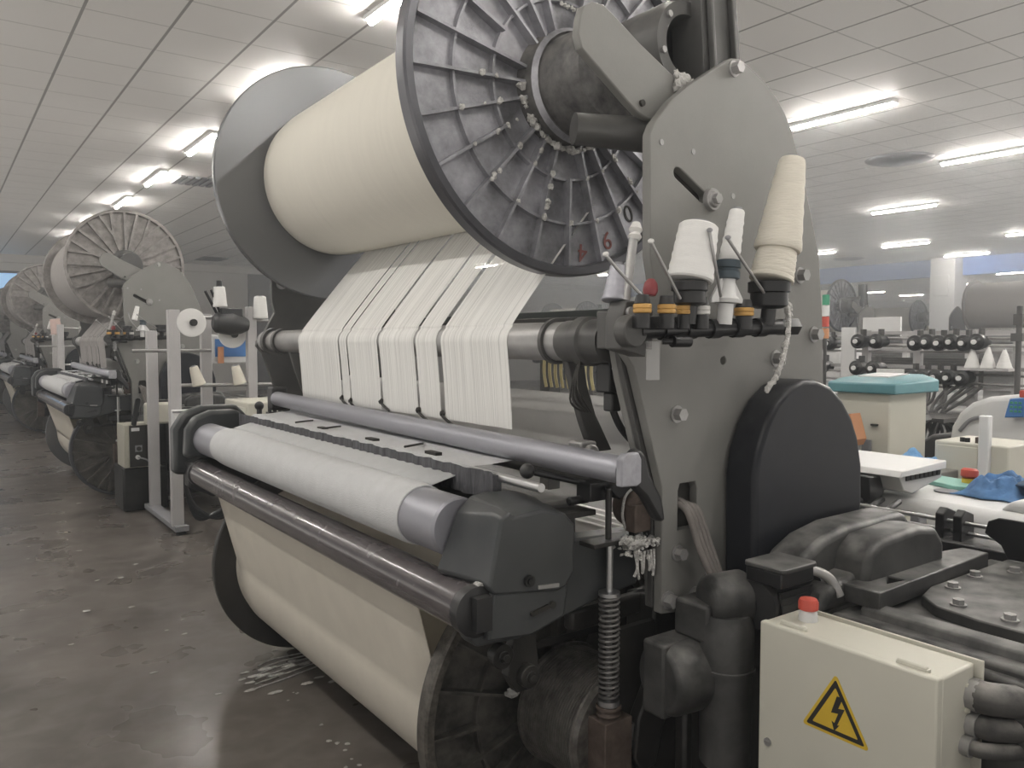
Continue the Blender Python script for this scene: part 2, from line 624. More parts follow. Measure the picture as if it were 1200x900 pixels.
def dup(root, delta, label=None, group=None, skip=(), kids=None, rotz=0.0):
    """Copy a thing with its parts and their sub-parts."""
    def rec(o, parent):
        c = o.copy()
        COL.objects.link(c)
        if parent is not None:
            c.parent = parent
        for ch in KIDS(o):
            if ch.name.split('.')[0] in skip:
                continue
            rec(ch, c)
        return c
    r = rec(root, None)
    r.location = Vector(root.location) + Vector(delta)
    r.rotation_euler.z = root.rotation_euler.z + rotz
    if label:
        r['label'] = label
    if group:
        r['group'] = group
    return r


_kids = {}


def KIDS(o):
    if not _kids or _kids.get('_n') != len(D.objects):
        _kids.clear()
        for c in D.objects:
            if c.parent:
                _kids.setdefault(c.parent.name, []).append(c)
        _kids['_n'] = len(D.objects)
    return list(_kids.get(o.name, []))


def circle(cx, cz, r, n=24, a0=0.0, a1=2 * PI):
    full = abs(a1 - a0 - 2 * PI) < 1e-6
    m = n if full else n + 1
    return [(cx + r * math.cos(a0 + (a1 - a0) * i / n), cz + r * math.sin(a0 + (a1 - a0) * i / n)) for i in range(m)]


def capsule(p0, p1, r, n=8):
    a = math.atan2(p1[1] - p0[1], p1[0] - p0[0])
    return ([(p1[0] + r * math.cos(a + t), p1[1] + r * math.sin(a + t)) for t in [-PI / 2 + PI * i / n for i in range(n + 1)]] +
            [(p0[0] + r * math.cos(a + t), p0[1] + r * math.sin(a + t)) for t in [PI / 2 + PI * i / n for i in range(n + 1)]])


# ------------------------------------------------------------------ room shell
HC = 4.0
struct(MB().box(-4, 60, -3, 34, -0.2, 0).build('floor', 'floor', smooth=False))
struct(MB().box(-4, 60, -3, 34, HC, HC + 0.1).build('ceiling', 'ceiling', smooth=False))
struct(MB().box(-4, 60, 26.3, 26.5, 0, HC).build('wall_back', 'wall', smooth=False))
struct(MB().box(56, 56.2, -3, 26.3, 0, HC).build('wall_right', 'wall_far', smooth=False))
struct(MB().box(8.37, 9.6, 26.22, 26.3, 0, HC - 0.05).build('wall_panel', 'pillar_dark', smooth=False))
struct(MB().box(24.0, 24.25, -3, 26.3, 3.50, HC).build('wall_bulkhead', 'bluewall', smooth=False))
struct(MB().box(-4, 60, 26.16, 26.3, 3.78, HC).build('trim_1', 'wall', smooth=False))
w = struct(MB().box(-1.2, 2.15, 26.24, 26.3, 2.5, 3.55).build('window_1', 'pillar_dark', smooth=False))
MB().box(-1.12, 2.08, 26.21, 26.24, 2.58, 3.48).build('pane', mat('blue_daylight_pane', (0.30, 0.50, 0.75), 0.3, emit=0.6), w)
pl = struct(MB().box(23.55, 24.3, 11.2, 11.9, 0, HC).build('pillar', 'pillar', bevel=0.02))
MB().box(23.50, 23.55, 11.35, 11.75, 2.9, 3.5).build('panel', 'pillar', pl, bevel=0.01)
struct(MB().box(33.0, 33.3, 12.5, 26.3, 0, 2.55).build('wall_partition', 'beige', smooth=False))
t_ = struct(MB().box(32.9, 33.4, 12.4, 26.3, 2.55, 2.78).build('trim_2', 'white', smooth=False))

# ------------------------------------------------------------------ ceiling lamps
lamps_seen = [(2.7, 4.95), (2.7, 7.55), (2.7, 10.13), (2.7, 12.62), (2.7, 15.1), (7.81, 4.93), (10.97, 4.85), (14.15, 7.66),
              (19.35, 10.4), (19.4, 12.9), (19.5, 7.6), (22.9, 10.6)]
lamps_far = [(36.8, 21.3), (40.7, 21.5), (34.7, 15.8), (38.0, 16.0), (47.3, 20.7), (47.3, 17.6), (30.3, 12.4), (31.0, 9.4), (43.0, 14.2), (29.0, 7.1), (36.5, 12.0)]
lamps_fill = [(7.8, 8.6), (7.8, 12.3), (7.8, 16), (7.8, 20), (2.7, 17.7), (2.7, 20.3), (14.15, 13), (14.15, 17), (14.15, 21), (19.4, 17), (19.4, 21),
              (-0.9, 0.1), (-0.9, 2.6), (-0.9, 5.1), (-0.9, 7.6), (-0.9, 10.1), (-0.9, 12.6), (-0.9, 15.1), (7.8, 0.9), (14.15, 3.6), (2.7, 2.3), (2.7, -0.3), (14.15, -0.5), (21, 2.5), (4.9, 0.3), (5.3, 8.2), (7.8, 6.9), (10.97, 2.4), (10.97, 0.0), (10.97, 9.0), (14.15, 1.2), (19.4, 5.2), (19.4, 0.5), (17, 2.5), (17, 13.5), (6.9, 0.9), (9.4, 1.8), (9.4, -0.6), (12.5, 2.6), (12.5, 0.2), (6.2, -0.8), (16, 4.0), (24.8, 6.0), (29, 3), (34, 7), (40, 6)]
lamps = []
LB = {}


def lamp(x, y, label, group):
    z = HC - 0.045
    if 'src' not in LB:
        t = thing('ceiling_light', (x, y, z), label, 'light', group)
        MB().box(x - 0.05, x + 0.05, y - 0.60, y + 0.60, z + 0.010, HC - 0.001).build('housing', 'white', t, bevel=0.004)
        MB().cyl((x, y - 0.575, z + 0.0), (x, y + 0.575, z + 0.0), 0.024, n=14).build('tube', 'lamp', t)
        LB['src'] = t
        LB['p'] = (x, y)
        return t
    return dup(LB['src'], (x - LB['p'][0], y - LB['p'][1], 0), label, group)


names = ['white strip light over the aisle, nearest and cut by the top edge', 'white strip light over the aisle, hidden above the big warp beam',
         'white strip light over the aisle just left of the big warp beam', 'white strip light over the aisle beside the square ceiling vent',
         'small white strip light right above the second loom beam wheel', 'long bright strip light above the tall double yarn cone',
         'long bright strip light at the right edge beside the round vent', 'white strip light in the right ceiling between the vent and the blue bulkhead',
         'short strip light directly above the blue bulkhead', 'tiny strip light touching the big grey frame plate edge',
         'strip light cut by the right picture edge above the bulkhead', 'thin strip light close to the bulkhead above the white pillar']
for (x, y), n in zip(lamps_seen, names):
    lamp(x, y, n, 'strip lights of the near hall')
for (x, y) in lamps_far:
    lamp(x, y, 'strip light seen beneath the blue bulkhead in the far hall', 'strip lights of the far hall')
for (x, y) in lamps_fill:  # unseen lamps, most of them added to brighten the ceiling and machines
    lamp(x, y, 'unseen strip light added to brighten the hall', 'added unseen strip lights of the near hall')

for (x, y, lb) in ((10.4, 5.7, 'round ceiling vent between two long strip lights'), (21.6, 13.3, 'small round ceiling vent above the blue bulkhead')):
    v = MB()
    for k in range(4):
        v.lathe((x, y, HC - 0.001), (x, y, HC - 0.03), [(0, 0.42 - k * 0.1), (0.6, 0.40 - k * 0.1), (1, 0.36 - k * 0.1)], 32)
    tag(v.build('ceiling_vent', 'vent', org=(x, y, HC)), lb, 'vent')
v = MB()
for k in range(6):
    v.box(2.98 + k * 0.1, 3.05 + k * 0.1, 12.3, 12.9, HC - 0.03, HC - 0.001)
tag(v.build('ceiling_vent', 'vent', org=(3.2, 12.6, HC)), 'square slatted ceiling vent beside the aisle lights', 'vent')
v = MB()
for k in range(6):
    v.box(6.3 + k * 0.12, 6.38 + k * 0.12, 23.6, 24.6, HC - 0.03, HC - 0.001)
tag(v.build('ceiling_vent', 'vent', org=(6.6, 24.1, HC)), 'flat slatted ceiling vent far off near the back wall', 'vent')

# ------------------------------------------------------------------ warp beams and cloth beams
def ribbed_flange(name, parent, cx, cz, y_in, R, out=-1, ribs=24, rings=(0.28, 0.42), style='straight', material='cast', rim_mat='rim', depth=0.05, hub=0.16):
    """y_in: plane of the face that touches the yarn; out: which way along Y the ribs look."""
    web = 0.012
    d = MB()
    # web disc
    d.lathe((cx, y_in, cz), (cx, y_in + out * web, cz), [(0, R - 0.004), (1, R - 0.004)], 96)
    yw = y_in + out * web
    yt = y_in + out * depth
    if style == 'straight':
        for k in range(ribs):
            a = 2 * PI * k / ribs + 0.030
            short = (k % 4 == 2)
            r0, r1 = hub * 0.9, (R - 0.035)
            if short:
                r0 = rings[0]
            ca, sa = math.cos(a), math.sin(a)
            t = 0.0045
            pts = []
            for r, h in ((r0, depth * 1.0), (r1, depth * 0.72)):
                for s_ in (-1, 1):
                    x = cx + ca * r - sa * t * s_
                    z = cz + sa * r + ca * t * s_
                    pts += [V(x, yw - out * 0.001, z), V(x, y_in + out * h, z)]
            d.add(pts, [(0, 1, 3, 2), (4, 6, 7, 5), (1, 5, 7, 3), (0, 2, 6, 4), (0, 4, 5, 1), (2, 3, 7, 6)])
        for r in rings:
            d.lathe((cx, yw - out * 0.001, cz), (cx, y_in + out * depth * 0.6, cz), [(0, r - 0.006), (1, r - 0.004), (1, r + 0.004), (0, r + 0.006)], 72, cap=False)
    else:
        n = ribs // 2
        for k in range(n):
            a = 2 * PI * k / n + 0.12
            rf = R * 0.56

            def rib(r0, a0, r1, a1, t=0.012):
                p0 = V(cx + math.cos(a0) * r0, 0, cz + math.sin(a0) * r0)
                p1 = V(cx + math.cos(a1) * r1, 0, cz + math.sin(a1) * r1)
                dd = (p1 - p0).normalized()
                nn = V(-dd.z, 0, dd.x) * t
                ps = []
                for p in (p0, p1):
                    for s_ in (-1, 1):
                        q = p + nn * s_
                        ps += [V(q.x, yw - out * 0.001, q.z), V(q.x, yt - out * 0.006, q.z)]
                d.add(ps, [(0, 1, 3, 2), (4, 6, 7, 5), (1, 5, 7, 3), (0, 2, 6, 4), (0, 4, 5, 1), (2, 3, 7, 6)])
            da = PI / n
            if k % 2 == 0:
                rib(hub * 0.9, a, rf, a)
                rib(rf, a, R - 0.03, a - da * 0.45)
                rib(rf, a, R - 0.03, a + da * 0.45)
            else:
                rib(hub * 0.9, a - da * 0.35, R - 0.03, a - da * 0.5)
                rib(hub * 0.9, a + da * 0.35, R - 0.03, a + da * 0.5)
    fl = d.build(name, material, parent, smooth=True)
    # rim: rolled lip
    r_ = MB()
    r_.lathe((cx, y_in - out * 0.004, cz), (cx, y_in + out * 1.0, cz), [(0, R - 0.03), (0, R), (depth * 0.85, R), (depth, R - 0.006), (depth, R - 0.028), (depth * 0.8, R - 0.034), (web, R - 0.036), (0.0, R - 0.03)], 128, cap=False, absolute=True)
    r_.build('rim', rim_mat, fl)
    return fl


def dark_flange(name, parent, cx, cz, y_in, R, out=1, material='flange_in'):
    d = MB()
    d.lathe((cx, y_in, cz), (cx, y_in + out, cz), [(0, 0.05), (0, R - 0.006), (0.006, R), (0.034, R), (0.04, R - 0.006), (0.04, 0.05)], 128, cap=False, absolute=True)
    fl = d.build(name, material, parent)
    r_ = MB()
    for k in range(16):
        a = 2 * PI * k / 16
        r_.bar((cx + math.cos(a) * 0.1, y_in + out * 0.055, cz + math.sin(a) * 0.1), (cx + math.cos(a) * (R - 0.03), y_in + out * 0.045, cz + math.sin(a) * (R - 0.03)), 0.012, 0.03)
    r_.build('rear_rib', 'rim', fl)
    return fl


def glyph(txt, x, y, z, size, ang, material, parent, name='painted_number', flip=False, ext=0.0006):
    c = D.curves.new(name, 'FONT')
    c.body = txt
    c.size = size
    c.align_x = 'CENTER'
    c.align_y = 'CENTER'
    c.extrude = ext
    c.materials.append(M[material])
    o = D.objects.new(name, c)
    COL.objects.link(o)
    ca, sa = math.cos(ang), math.sin(ang)
    R = Matrix(((ca, -sa, 0), (0, 0, -1), (sa, ca, 0)))
    o.matrix_local = Matrix.Translation(Vector((x, y, z)) - Vector(parent['_o'])) @ R.to_4x4()
    o.parent = parent
    o['_o'] = parent['_o']
    return o


PX, PZ, PR = 1.676, 2.405, 0.590       # pile warp beam axis and flange radius
pile = thing('warp_beam', (PX, 3.0, PZ), 'huge upper warp beam full of cream yarn between grey wheels', 'warp beam')
nf = ribbed_flange('flange', pile, 1.668, 2.400, 2.05, 0.590, -1)
for t_, px, pz, ang, m_ in (('4', 1.757, 1.895, PI - 0.05, 'red'), ('6', 1.868, 1.938, 0.20, 'red'), ('0', 1.966, 2.037, 0.42, 'ink')):
    glyph(t_, px, 2.0362, pz, 0.085, ang, 'digit_red' if m_ == 'red' else m_, nf)
hb = MB()
hb.lathe((1.672, 2.04, 2.40), (1.672, 1.80, 2.40), [(0, 0.185), (0.12, 0.178), (0.30, 0.172), (0.34, 0.158), (0.92, 0.150), (1.0, 0.138)], 48)
hub = hb.build('hub', 'hub', pile)
lr = MB()
lr.lathe((1.672, 1.985, 2.40), (1.672, 1.955, 2.40), [(0, 0.166), (0.5, 0.180), (1, 0.166)], 40, cap=False)
lr.build('hub_collar', 'cast', hub)
df = dark_flange('flange', pile, 1.690, 2.405, 3.93, 0.590, 1)
yr = MB()
yr.lathe((1.672, 2.052, 2.400), (1.69, 3.929, 2.405), [(0, 0.37), (0.94, 0.366), (0.985, 0.360), (0.998, 0.345), (1, 0.33)], 128)
yr.build('yarn_roll', 'yarn', pile)
sh = MB().cyl((1.69, 3.97, 2.405), (1.69, 4.42, 2.405), 0.06)
sh.build('axle', 'steel', pile)
# tufts of lint caught on the ribs
li = MB()
for k in range(60):
    a = random.uniform(PI * 0.95, PI * 1.95)
    a = (round(a / (PI / 12)) * PI / 12) + 0.030
    r = random.choice([random.uniform(0.18, 0.44), 0.28, 0.42])
    li.ball((1.668 + math.cos(a) * r, 2.002, 2.40 + math.sin(a) * r), random.uniform(0.004, 0.009), 8, (1.2, 0.7, 1.2), 0.9, k)
for k in range(26):
    a = PI * 1.05 + PI * 0.9 * k / 26 + random.uniform(-0.05, 0.05)
    li.ball((1.668 + math.cos(a) * 0.19, 2.0, 2.40 + math.sin(a) * 0.19), random.uniform(0.006, 0.013), 8, (1.3, 0.8, 1.0), 0.9, k + 100)
li.build('lint', 'lint', hub)['kind'] = 'stuff'

# warp sheet from beam, over the whip roller, down to the weaving zone
YG = [(2.425, 2.455), (2.606, 2.622), (2.905, 2.925), (3.206, 3.218), (3.292, 3.306)]
Y0S, Y1S = 2.025, 3.775
sheet = MB()


def sheet_pt(u, y):
    # path in XZ: tangent of the yarn roll -> roller -> down
    f = (y - 2.0) / 1.85
    top = V(1.80, y, 2.055)
    path = [(1.80, 2.055), (1.69, 1.930), (1.56, 1.775), (1.462, 1.655)]
    arc = [(1.50 - 0.0595 * math.cos(t), 1.60 + 0.0595 * math.sin(t)) for t in (0.9, 0.6, 0.3, 0.0, -0.25)]
    path = path + arc + [(1.452, 1.48), (1.462, 1.325)]
    n = len(path) - 1
    i = min(int(u * n), n - 1)
    t = u * n - i
    p = [path[i][k] * (1 - t) + path[i + 1][k] * t for k in (0, 1)]
    return V(p[0], y, p[1])


edges = [Y0S] + [e for g in YG for e in g] + [Y1S]
for a, b in zip(edges[0::2], edges[1::2]):
    n = max(1, int((b - a) / 0.05))
    sheet.grid(lambda u, v, a=a, b=b: sheet_pt(u, a + (b - a) * v), 22, n)
sh_o = sheet.build('warp_sheet', 'sheet', org=(1.5, 2.9, 1.33))
tag(sh_o, 'pale see-through sheet of warp threads with dark gaps falling from the beam', 'yarn sheet')
ft = MB()
for y, z in ((3.30, 1.352), (3.21, 1.345), (2.915, 1.36), (2.61, 1.345), (2.44, 1.345)):
    ft.tube([(1.458, y, z + 0.01), (1.452, y - 0.01, z - 0.01), (1.46, y - 0.06, z - 0.035)], 0.005, 6, 4)
    ft.ball((1.455, y, z), 0.011, 8, (1, 1, 1), 0.5, y)
ft.build('thread_knots', 'ink', sh_o)

CX, CZ = 1.56, 0.485
cb = thing('cloth_beam', (CX, 2.9, 0), 'large lower cloth beam near the floor wound with greige cloth', 'cloth beam')
ribbed_flange('flange', cb, CX, CZ, 1.95, 0.483, -1, ribs=20, rings=(0.30,), material=mat('oily_cast_flange', (0.035, 0.033, 0.030), 0.45, 0.2, 0, 12, col2=(0.14, 0.13, 0.115)), rim_mat=mat('worn_rim', (0.05, 0.046, 0.04), 0.4, 0.3, 0, 30, col2=(0.17, 0.155, 0.135)))
dark_flange('flange', cb, CX, CZ + 0.0, 3.98, 0.483, 1, material=mat('dark_flange_face', (0.055, 0.052, 0.049), 0.4, 0.3, 0.15, 5))
q = MB()
q.lathe((CX, 1.951, CZ), (CX, 3.979, CZ), [(0, 0.375), (1, 0.375)], 96)
q.build('cloth_roll', 'cloth', cb)
# web of cloth coming down from the press roller, tangent to the roll
fall = MB()


def fall_pt(u, v):
    y = 1.962 + (3.90 - 1.962) * v
    t = math.radians(10)
    tx, tz = CX - 0.380 * math.cos(t), CZ + 0.380 * math.sin(t) * 0
    if u < 0.6:
        k = u / 0.6
        return V(1.075 * (1 - k) + (CX - 0.382) * k, y, 0.90 * (1 - k) + (CZ + 0.02) * k)
    k = (u - 0.6) / 0.4
    a = PI - 0.05 + k * 0.75
    return V(CX + 0.382 * math.cos(a), y, CZ + 0.382 * math.sin(a))


fall.grid(fall_pt, 30, 12)
fall.build('cloth_web', 'cloth', cb, solid=0.004)
dr = MB()
prof = [(0, 0.185), (0.05, 0.185)]
for k in range(22):
    t = 0.06 + k * 0.04
    prof += [(t, 0.172), (t + 0.012, 0.177), (t + 0.028, 0.177), (t + 0.038, 0.170)]
prof += [(1, 0.165)]
dr.lathe((CX, 1.88, CZ), (CX, 1.63, CZ), prof, 64)
drum = dr.build('ribbed_drum', mat('ribbed_drum_iron', (0.08, 0.074, 0.068), 0.38, 0.5, 0, 20, col2=(0.24, 0.225, 0.205)), cb)
li = MB()
for k in range(22):
    a = PI * 0.78 + random.uniform(-0.25, 0.35)
    li.ball((CX + math.cos(a) * (0.19 + random.uniform(0, 0.03)), 1.885 + random.uniform(-0.01, 0.02), CZ + math.sin(a) * (0.19 + random.uniform(0, 0.03))), random.uniform(0.008, 0.018), 8, (1.3, 0.8, 0.8), 0.9, k)
li.build('lint', 'lint', drum)['kind'] = 'stuff'
MB().cyl((CX, 1.63, CZ), (CX, 1.575, CZ), 0.05).build('axle', 'steel', cb)

# ------------------------------------------------------------------ the loom
loom = thing('terry_loom', (1.9, 2.9, 0), 'dusty grey terry loom nearest the camera with tall rounded side frame', 'loom')
face = [(1.562, 1.76), (1.547, 1.826), (1.544, 2.077), (1.543, 2.143), (1.559, 2.176), (1.622, 2.245), (1.688, 2.295), (1.78, 2.352), (1.864, 2.403), (1.90, 2.408),
        (1.94, 2.397), (2.032, 2.358), (2.080, 2.325), (2.117, 2.29), (2.15, 2.245), (2.175, 2.196), (2.215, 2.12), (2.242, 2.047), (2.28, 1.95), (2.307, 1.872), (2.33, 1.70), (2.345, 1.461), (2.345, 0.9), (2.30, 0.80),
        (1.804, 0.829), (1.603, 0.85), (1.601, 1.203), (1.491, 1.533), (1.455, 1.575), (1.46, 1.60), (1.505, 1.655)]
slotA = capsule((1.650, 2.055), (1.752, 2.000), 0.016)
slotB = [(1.664, 1.185), (1.672, 1.205), (1.735, 1.205), (1.743, 1.185), (1.743, 1.075), (1.664, 1.075)]
hole = circle(1.848, 1.545, 0.012, 12)
sf = MB().prism(face, 1.52, 1.55, 'Y', holes=[slotA, slotB, hole]).build('side_frame', 'plate', loom, bevel=0.003)
many('slot_backing', [MB().prism(capsule((1.650, 2.055), (1.752, 2.0), 0.03), 1.551, 1.565), MB().prism([(1.64, 1.05), (1.64, 1.23), (1.76, 1.23), (1.76, 1.05)], 1.552, 1.62)], 'ink', sf)
bls = []
for (x, z, r) in ((1.785, 1.997, 0.02),):
    bl = MB()
    bls.append(bl)
    bl.cyl((x, 1.52, z), (x, 1.508, z), 0.033, 0.030, 24)
    bl.cyl((x, 1.508, z), (x, 1.502, z), 0.024, 0.020, 24)
    bl.hexbolt((x, 1.506, z), (0, -1, 0), 0.015, 0.014, False)
for (x, z, r) in ((2.205, 1.806, 0.019), (2.285, 1.622, 0.019), (2.090, 1.548, 0.019), (1.655, 1.400, 0.018), (1.663, 1.012, 0.017), (1.628, 0.885, 0.019), (1.738, 0.878, 0.019), (1.875, 2.375, 0.017), (1.80, 0.93, 0.015)):
    bls.append(MB().hexbolt((x, 1.52, z), (0, -1, 0), r, 0.024))
many('bolt', bls, 'silver_dull', sf)
many('dimple', [MB().cyl((x, 1.521, z), (x, 1.5185, z), 0.008, n=14) for (x, z) in ((1.586, 2.128), (1.880, 2.017), (1.71, 2.12))], 'silver_dull', sf)
# rear leg strip of the frame (second plate, a little deeper)
br = [(1.470, 1.598), (1.535, 1.598), (1.56, 1.53), (1.655, 1.19), (1.70, 0.85), (1.62, 0.85), (1.60, 1.16), (1.492, 1.50)]
MB().prism(br, 1.575, 1.60).build('frame_strut', 'plate', loom, bevel=0.003)
strip = [(1.462, 1.60), (1.500, 1.60), (1.640, 1.165), (1.640, 0.86), (1.600, 0.86), (1.598, 1.165), (1.478, 1.535)]
MB().prism(strip, 1.553, 1.572).build('frame_strut', 'plate_dark', loom, bevel=0.002)
# far side frame
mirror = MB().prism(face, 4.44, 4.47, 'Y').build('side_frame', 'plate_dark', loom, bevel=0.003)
MB().cyl((1.60, 4.44, 1.95 - 0.03), (1.60, 4.42, 1.92), 0.028).build('bolt', 'silver_dull', mirror)
# bearing ring, arm and post that carry the upper beam
rg = MB()
rg.lathe((1.815, 1.95, 2.462), (1.815, 1.64, 2.462), [(0, 0.10), (0.0, 0.135), (0.9, 0.135), (0.93, 0.128), (1, 0.126), (1, 0.088), (0.75, 0.080), (0.3, 0.078)], 48, cap=False)
rg.cyl((1.815, 1.80, 2.462), (1.815, 1.79, 2.462), 0.09)
ring = rg.build('bearing_ring', 'plate_dark', loom)
bbs = []
for k in range(6):
    a = 2.4 + k * PI / 3
    bbs.append(MB().cyl((1.815 + math.cos(a) * 0.107, 1.645, 2.462 + math.sin(a) * 0.107), (1.815 + math.cos(a) * 0.107, 1.632, 2.462 + math.sin(a) * 0.107), 0.009, n=12))
many('bolt', bbs, 'silver_dull', ring)
arm = [(1.357, 2.425), (1.368, 2.452), (1.398, 2.470), (1.435, 2.472), (1.465, 2.458), (1.57, 2.40), (1.700, 2.340), (1.765, 2.31), (1.80, 2.29), (1.80, 2.2), (1.662, 2.205), (1.60, 2.205), (1.565, 2.215), (1.53, 2.235), (1.362, 2.345), (1.350, 2.38)]
am = MB().prism(arm, 1.585, 1.612).build('beam_lock_arm', 'plate', loom, bevel=0.004)
MB().cyl((1.575, 1.585, 2.243), (1.575, 1.578, 2.243), 0.009, n=12).build('bolt', 'ink', am)
ps = MB()
ps.prism([(1.846, 2.36), (1.985, 2.42), (1.925, 2.86), (1.80, 2.86)], 1.60, 1.72)
ps.prism([(1.868, 2.36), (1.882, 2.36), (1.83, 2.86), (1.816, 2.86)], 1.58, 1.60)
ps.prism([(1.965, 2.40), (1.985, 2.42), (1.925, 2.86), (1.905, 2.86)], 1.58, 1.60)
ps.build('post', 'plate_dark', loom, bevel=0.005)
MB().cyl((1.45, 1.72, 2.185), (1.72, 1.60, 2.175), 0.043, 0.05, 24).build('support_rod', 'plate_dark', loom)
lint = MB()
for k in range(9):
    lint.ball((1.73 + random.uniform(-0.03, 0.03), 1.58, 2.335 + random.uniform(-0.025, 0.02)), random.uniform(0.008, 0.02), 10, (1, 0.7, 1), 0.8, k)
for k in range(14):
    lint.ball((1.46 + k * 0.012, 1.80 + random.uniform(-0.02, 0), 2.545 - k * 0.001), 0.006, 8, (1, 1, 1), 0.8, k + 40)
lint.build('lint', 'lint', am)['kind'] = 'stuff'

# whip roller
wr = MB()
wr.lathe((1.50, 1.72, 1.60), (1.50, 4.40, 1.60), [(0, 0.052), (0.004, 0.057), (0.996, 0.057), (1, 0.05)], 48)
whip = wr.build('whip_roller', 'silver_dull', loom)
many('collar', [
    MB().lathe((1.50, 1.86, 1.60), (1.50, 1.845, 1.60), [(0, 0.058), (0, 0.068), (1, 0.068), (1, 0.058)], 40, cap=False),
    MB().lathe((1.50, 1.80, 1.60), (1.50, 1.62, 1.60), [(0, 0.058), (0.03, 0.060), (0.35, 0.060), (0.38, 0.070), (0.6, 0.070), (0.63, 0.062), (1, 0.058)], 40),
    MB().lathe((1.50, 4.26, 1.60), (1.50, 4.30, 1.60), [(0, 0.058), (0, 0.072), (1, 0.072), (1, 0.058)], 40, cap=False),
    MB().lathe((1.50, 4.12, 1.60), (1.50, 4.15, 1.60), [(0, 0.058), (0, 0.068), (1, 0.068), (1, 0.058)], 40, cap=False)], 'plate_dark', whip)
many('lever_arm', [MB().prism([(1.475, 1.58), (1.545, 1.58), (1.565, 1.47), (1.60, 1.38), (1.665, 1.27), (1.585, 1.27), (1.545, 1.36), (1.51, 1.46)], y - 0.012, y + 0.012) for y in (1.80, 4.02)], 'plate_dark', loom, bevel=0.004)
sn = MB()
sn.box(1.535, 1.60, 1.66, 1.72, 1.455, 1.565)
sn.box(1.555, 1.59, 1.67, 1.71, 1.40, 1.455)
snr = sn.build('sensor', 'black_clean', loom, bevel=0.005)
MB().tube([(1.572, 1.69, 1.41), (1.60, 1.68, 1.35), (1.66, 1.66, 1.28), (1.70, 1.62, 1.2)], 0.011, 8).build('cable', 'black_clean', snr)
MB().cyl((1.55, 1.66, 1.525), (1.55, 1.652, 1.525), 0.008, n=12).build('screw', 'steel', snr)
many('wire', [MB().tube([(1.46 + 0.01 * k, 1.70 + k * 0.012, 1.56), (1.445, 1.69 + k * 0.012, 1.47 - 0.01 * k), (1.50, 1.70 + k * 0.012, 1.40)], 0.003, 5) for k in range(4)], 'ink', whip)
MB().box(2.27, 2.33, 1.56, 4.43, 1.655, 1.735).build('top_crossbeam', 'beam_green', loom, bevel=0.004)
many('harness_upright', [MB().box(2.0, 2.06, 2.52, 2.58, 1.0, 1.66), MB().box(2.0, 2.06, 2.32, 2.36, 1.1, 1.66)], 'plate_dark', loom, bevel=0.003)
MB().box(1.93, 2.06, 2.20, 4.40, 1.655, 1.69).build('harness_rail', 'plate_dark', loom, bevel=0.003)
many('harness_cord', [MB().tube([(1.96, 2.50 - k * 0.035, 1.65), (1.955, 2.49 - k * 0.035, 1.57), (1.96, 2.50 - k * 0.035, 1.48), (1.965, 2.492 - k * 0.035, 1.42)], 0.0065, 6) for k in range(9)], 'spring_yel', loom)
for k in range(4):
    hf = MB()
    x = 1.74 + k * 0.055
    z1 = 1.355 + 0.015 * (k % 2) + k * 0.012
    hf.box(x, x + 0.02, 1.72, 4.25, z1 - 0.115, z1)
    hf.box(x, x + 0.02, 1.72, 1.75, 0.95, z1)
    hf.box(x, x + 0.02, 4.22, 4.25, 0.95, z1)
    hf.box(x, x + 0.02, 1.72, 4.25, 0.95, 1.0)
    hf.build('heald_frame', 'wood', loom, bevel=0.002)
rd = MB()
rd.box(1.585, 1.61, 1.72, 4.2, 1.245, 1.262)
for k in range(60):
    y = 1.76 + k * 0.041
    rd.box(1.58, 1.615, y, y + 0.022, 1.215, 1.245)
rd.box(1.575, 1.62, 1.72, 4.2, 1.17, 1.215)
rd.build('reed', 'plate_dark', loom)
MB().cyl((1.52, 1.80, 1.275), (1.52, 3.9, 1.31), 0.010, n=14).build('guide_rod', 'steel', loom)
tw = MB()
tw.box(1.50, 1.56, 1.74, 1.80, 1.25, 1.31)
tw.cyl((1.53, 1.74, 1.28), (1.53, 1.72, 1.28), 0.024, n=16)
tw.build('rod_clamp', 'silver_dull', loom, bevel=0.006)

# silver temple tube
tt = MB()
tt.lathe((1.415, 1.475, 1.272), (1.40, 3.97, 1.312), [(0, 0.030), (0.004, 0.036), (0.05, 0.036), (0.052, 0.0375), (0.145, 0.0375), (0.147, 0.036), (0.996, 0.036), (1, 0.03)], 40)
tube = tt.build('temple_tube', 'silver', loom)
ec = MB()
ec.prism([(1.385, 1.235), (1.385, 1.305), (1.40, 1.318), (1.445, 1.318), (1.455, 1.30), (1.455, 1.24), (1.44, 1.232)], 1.452, 1.474)
ec.build('end_cap', mat('pale_plastic_cap', (0.33, 0.33, 0.36), 0.5, 0, 0.2, 20), tube, bevel=0.004)
many('tube_bracket', [MB().prism([(1.452, 1.235), (1.452, 1.31), (1.475, 1.325), (1.50, 1.30), (1.515, 1.25), (1.56, 1.185), (1.575, 1.12), (1.55, 1.12), (1.50, 1.19), (1.47, 1.215)], 1.478, 1.515),
                      MB().box(1.38, 1.46, 3.975, 4.06, 1.25, 1.37)], 'black', loom, bevel=0.01)

# cloth between tube and breast beam, dusty brush strip, ruler marks
cw = MB()


def cw_pt(u, v):
    y = 1.93 + (3.90 - 1.93) * v
    pts = [(1.47, 1.325 - 0.02), (1.44, 1.245), (1.33, 1.236), (1.258, 1.238), (1.247, 1.225)]
    n = len(pts) - 1
    i = min(int(u * n), n - 1)
    t = u * n - i
    return V(pts[i][0] * (1 - t) + pts[i + 1][0] * t, y + (0.02 * math.sin(u * 3) if v == 0 else 0), pts[i][1] * (1 - t) + pts[i + 1][1] * t + 0.008 * v)


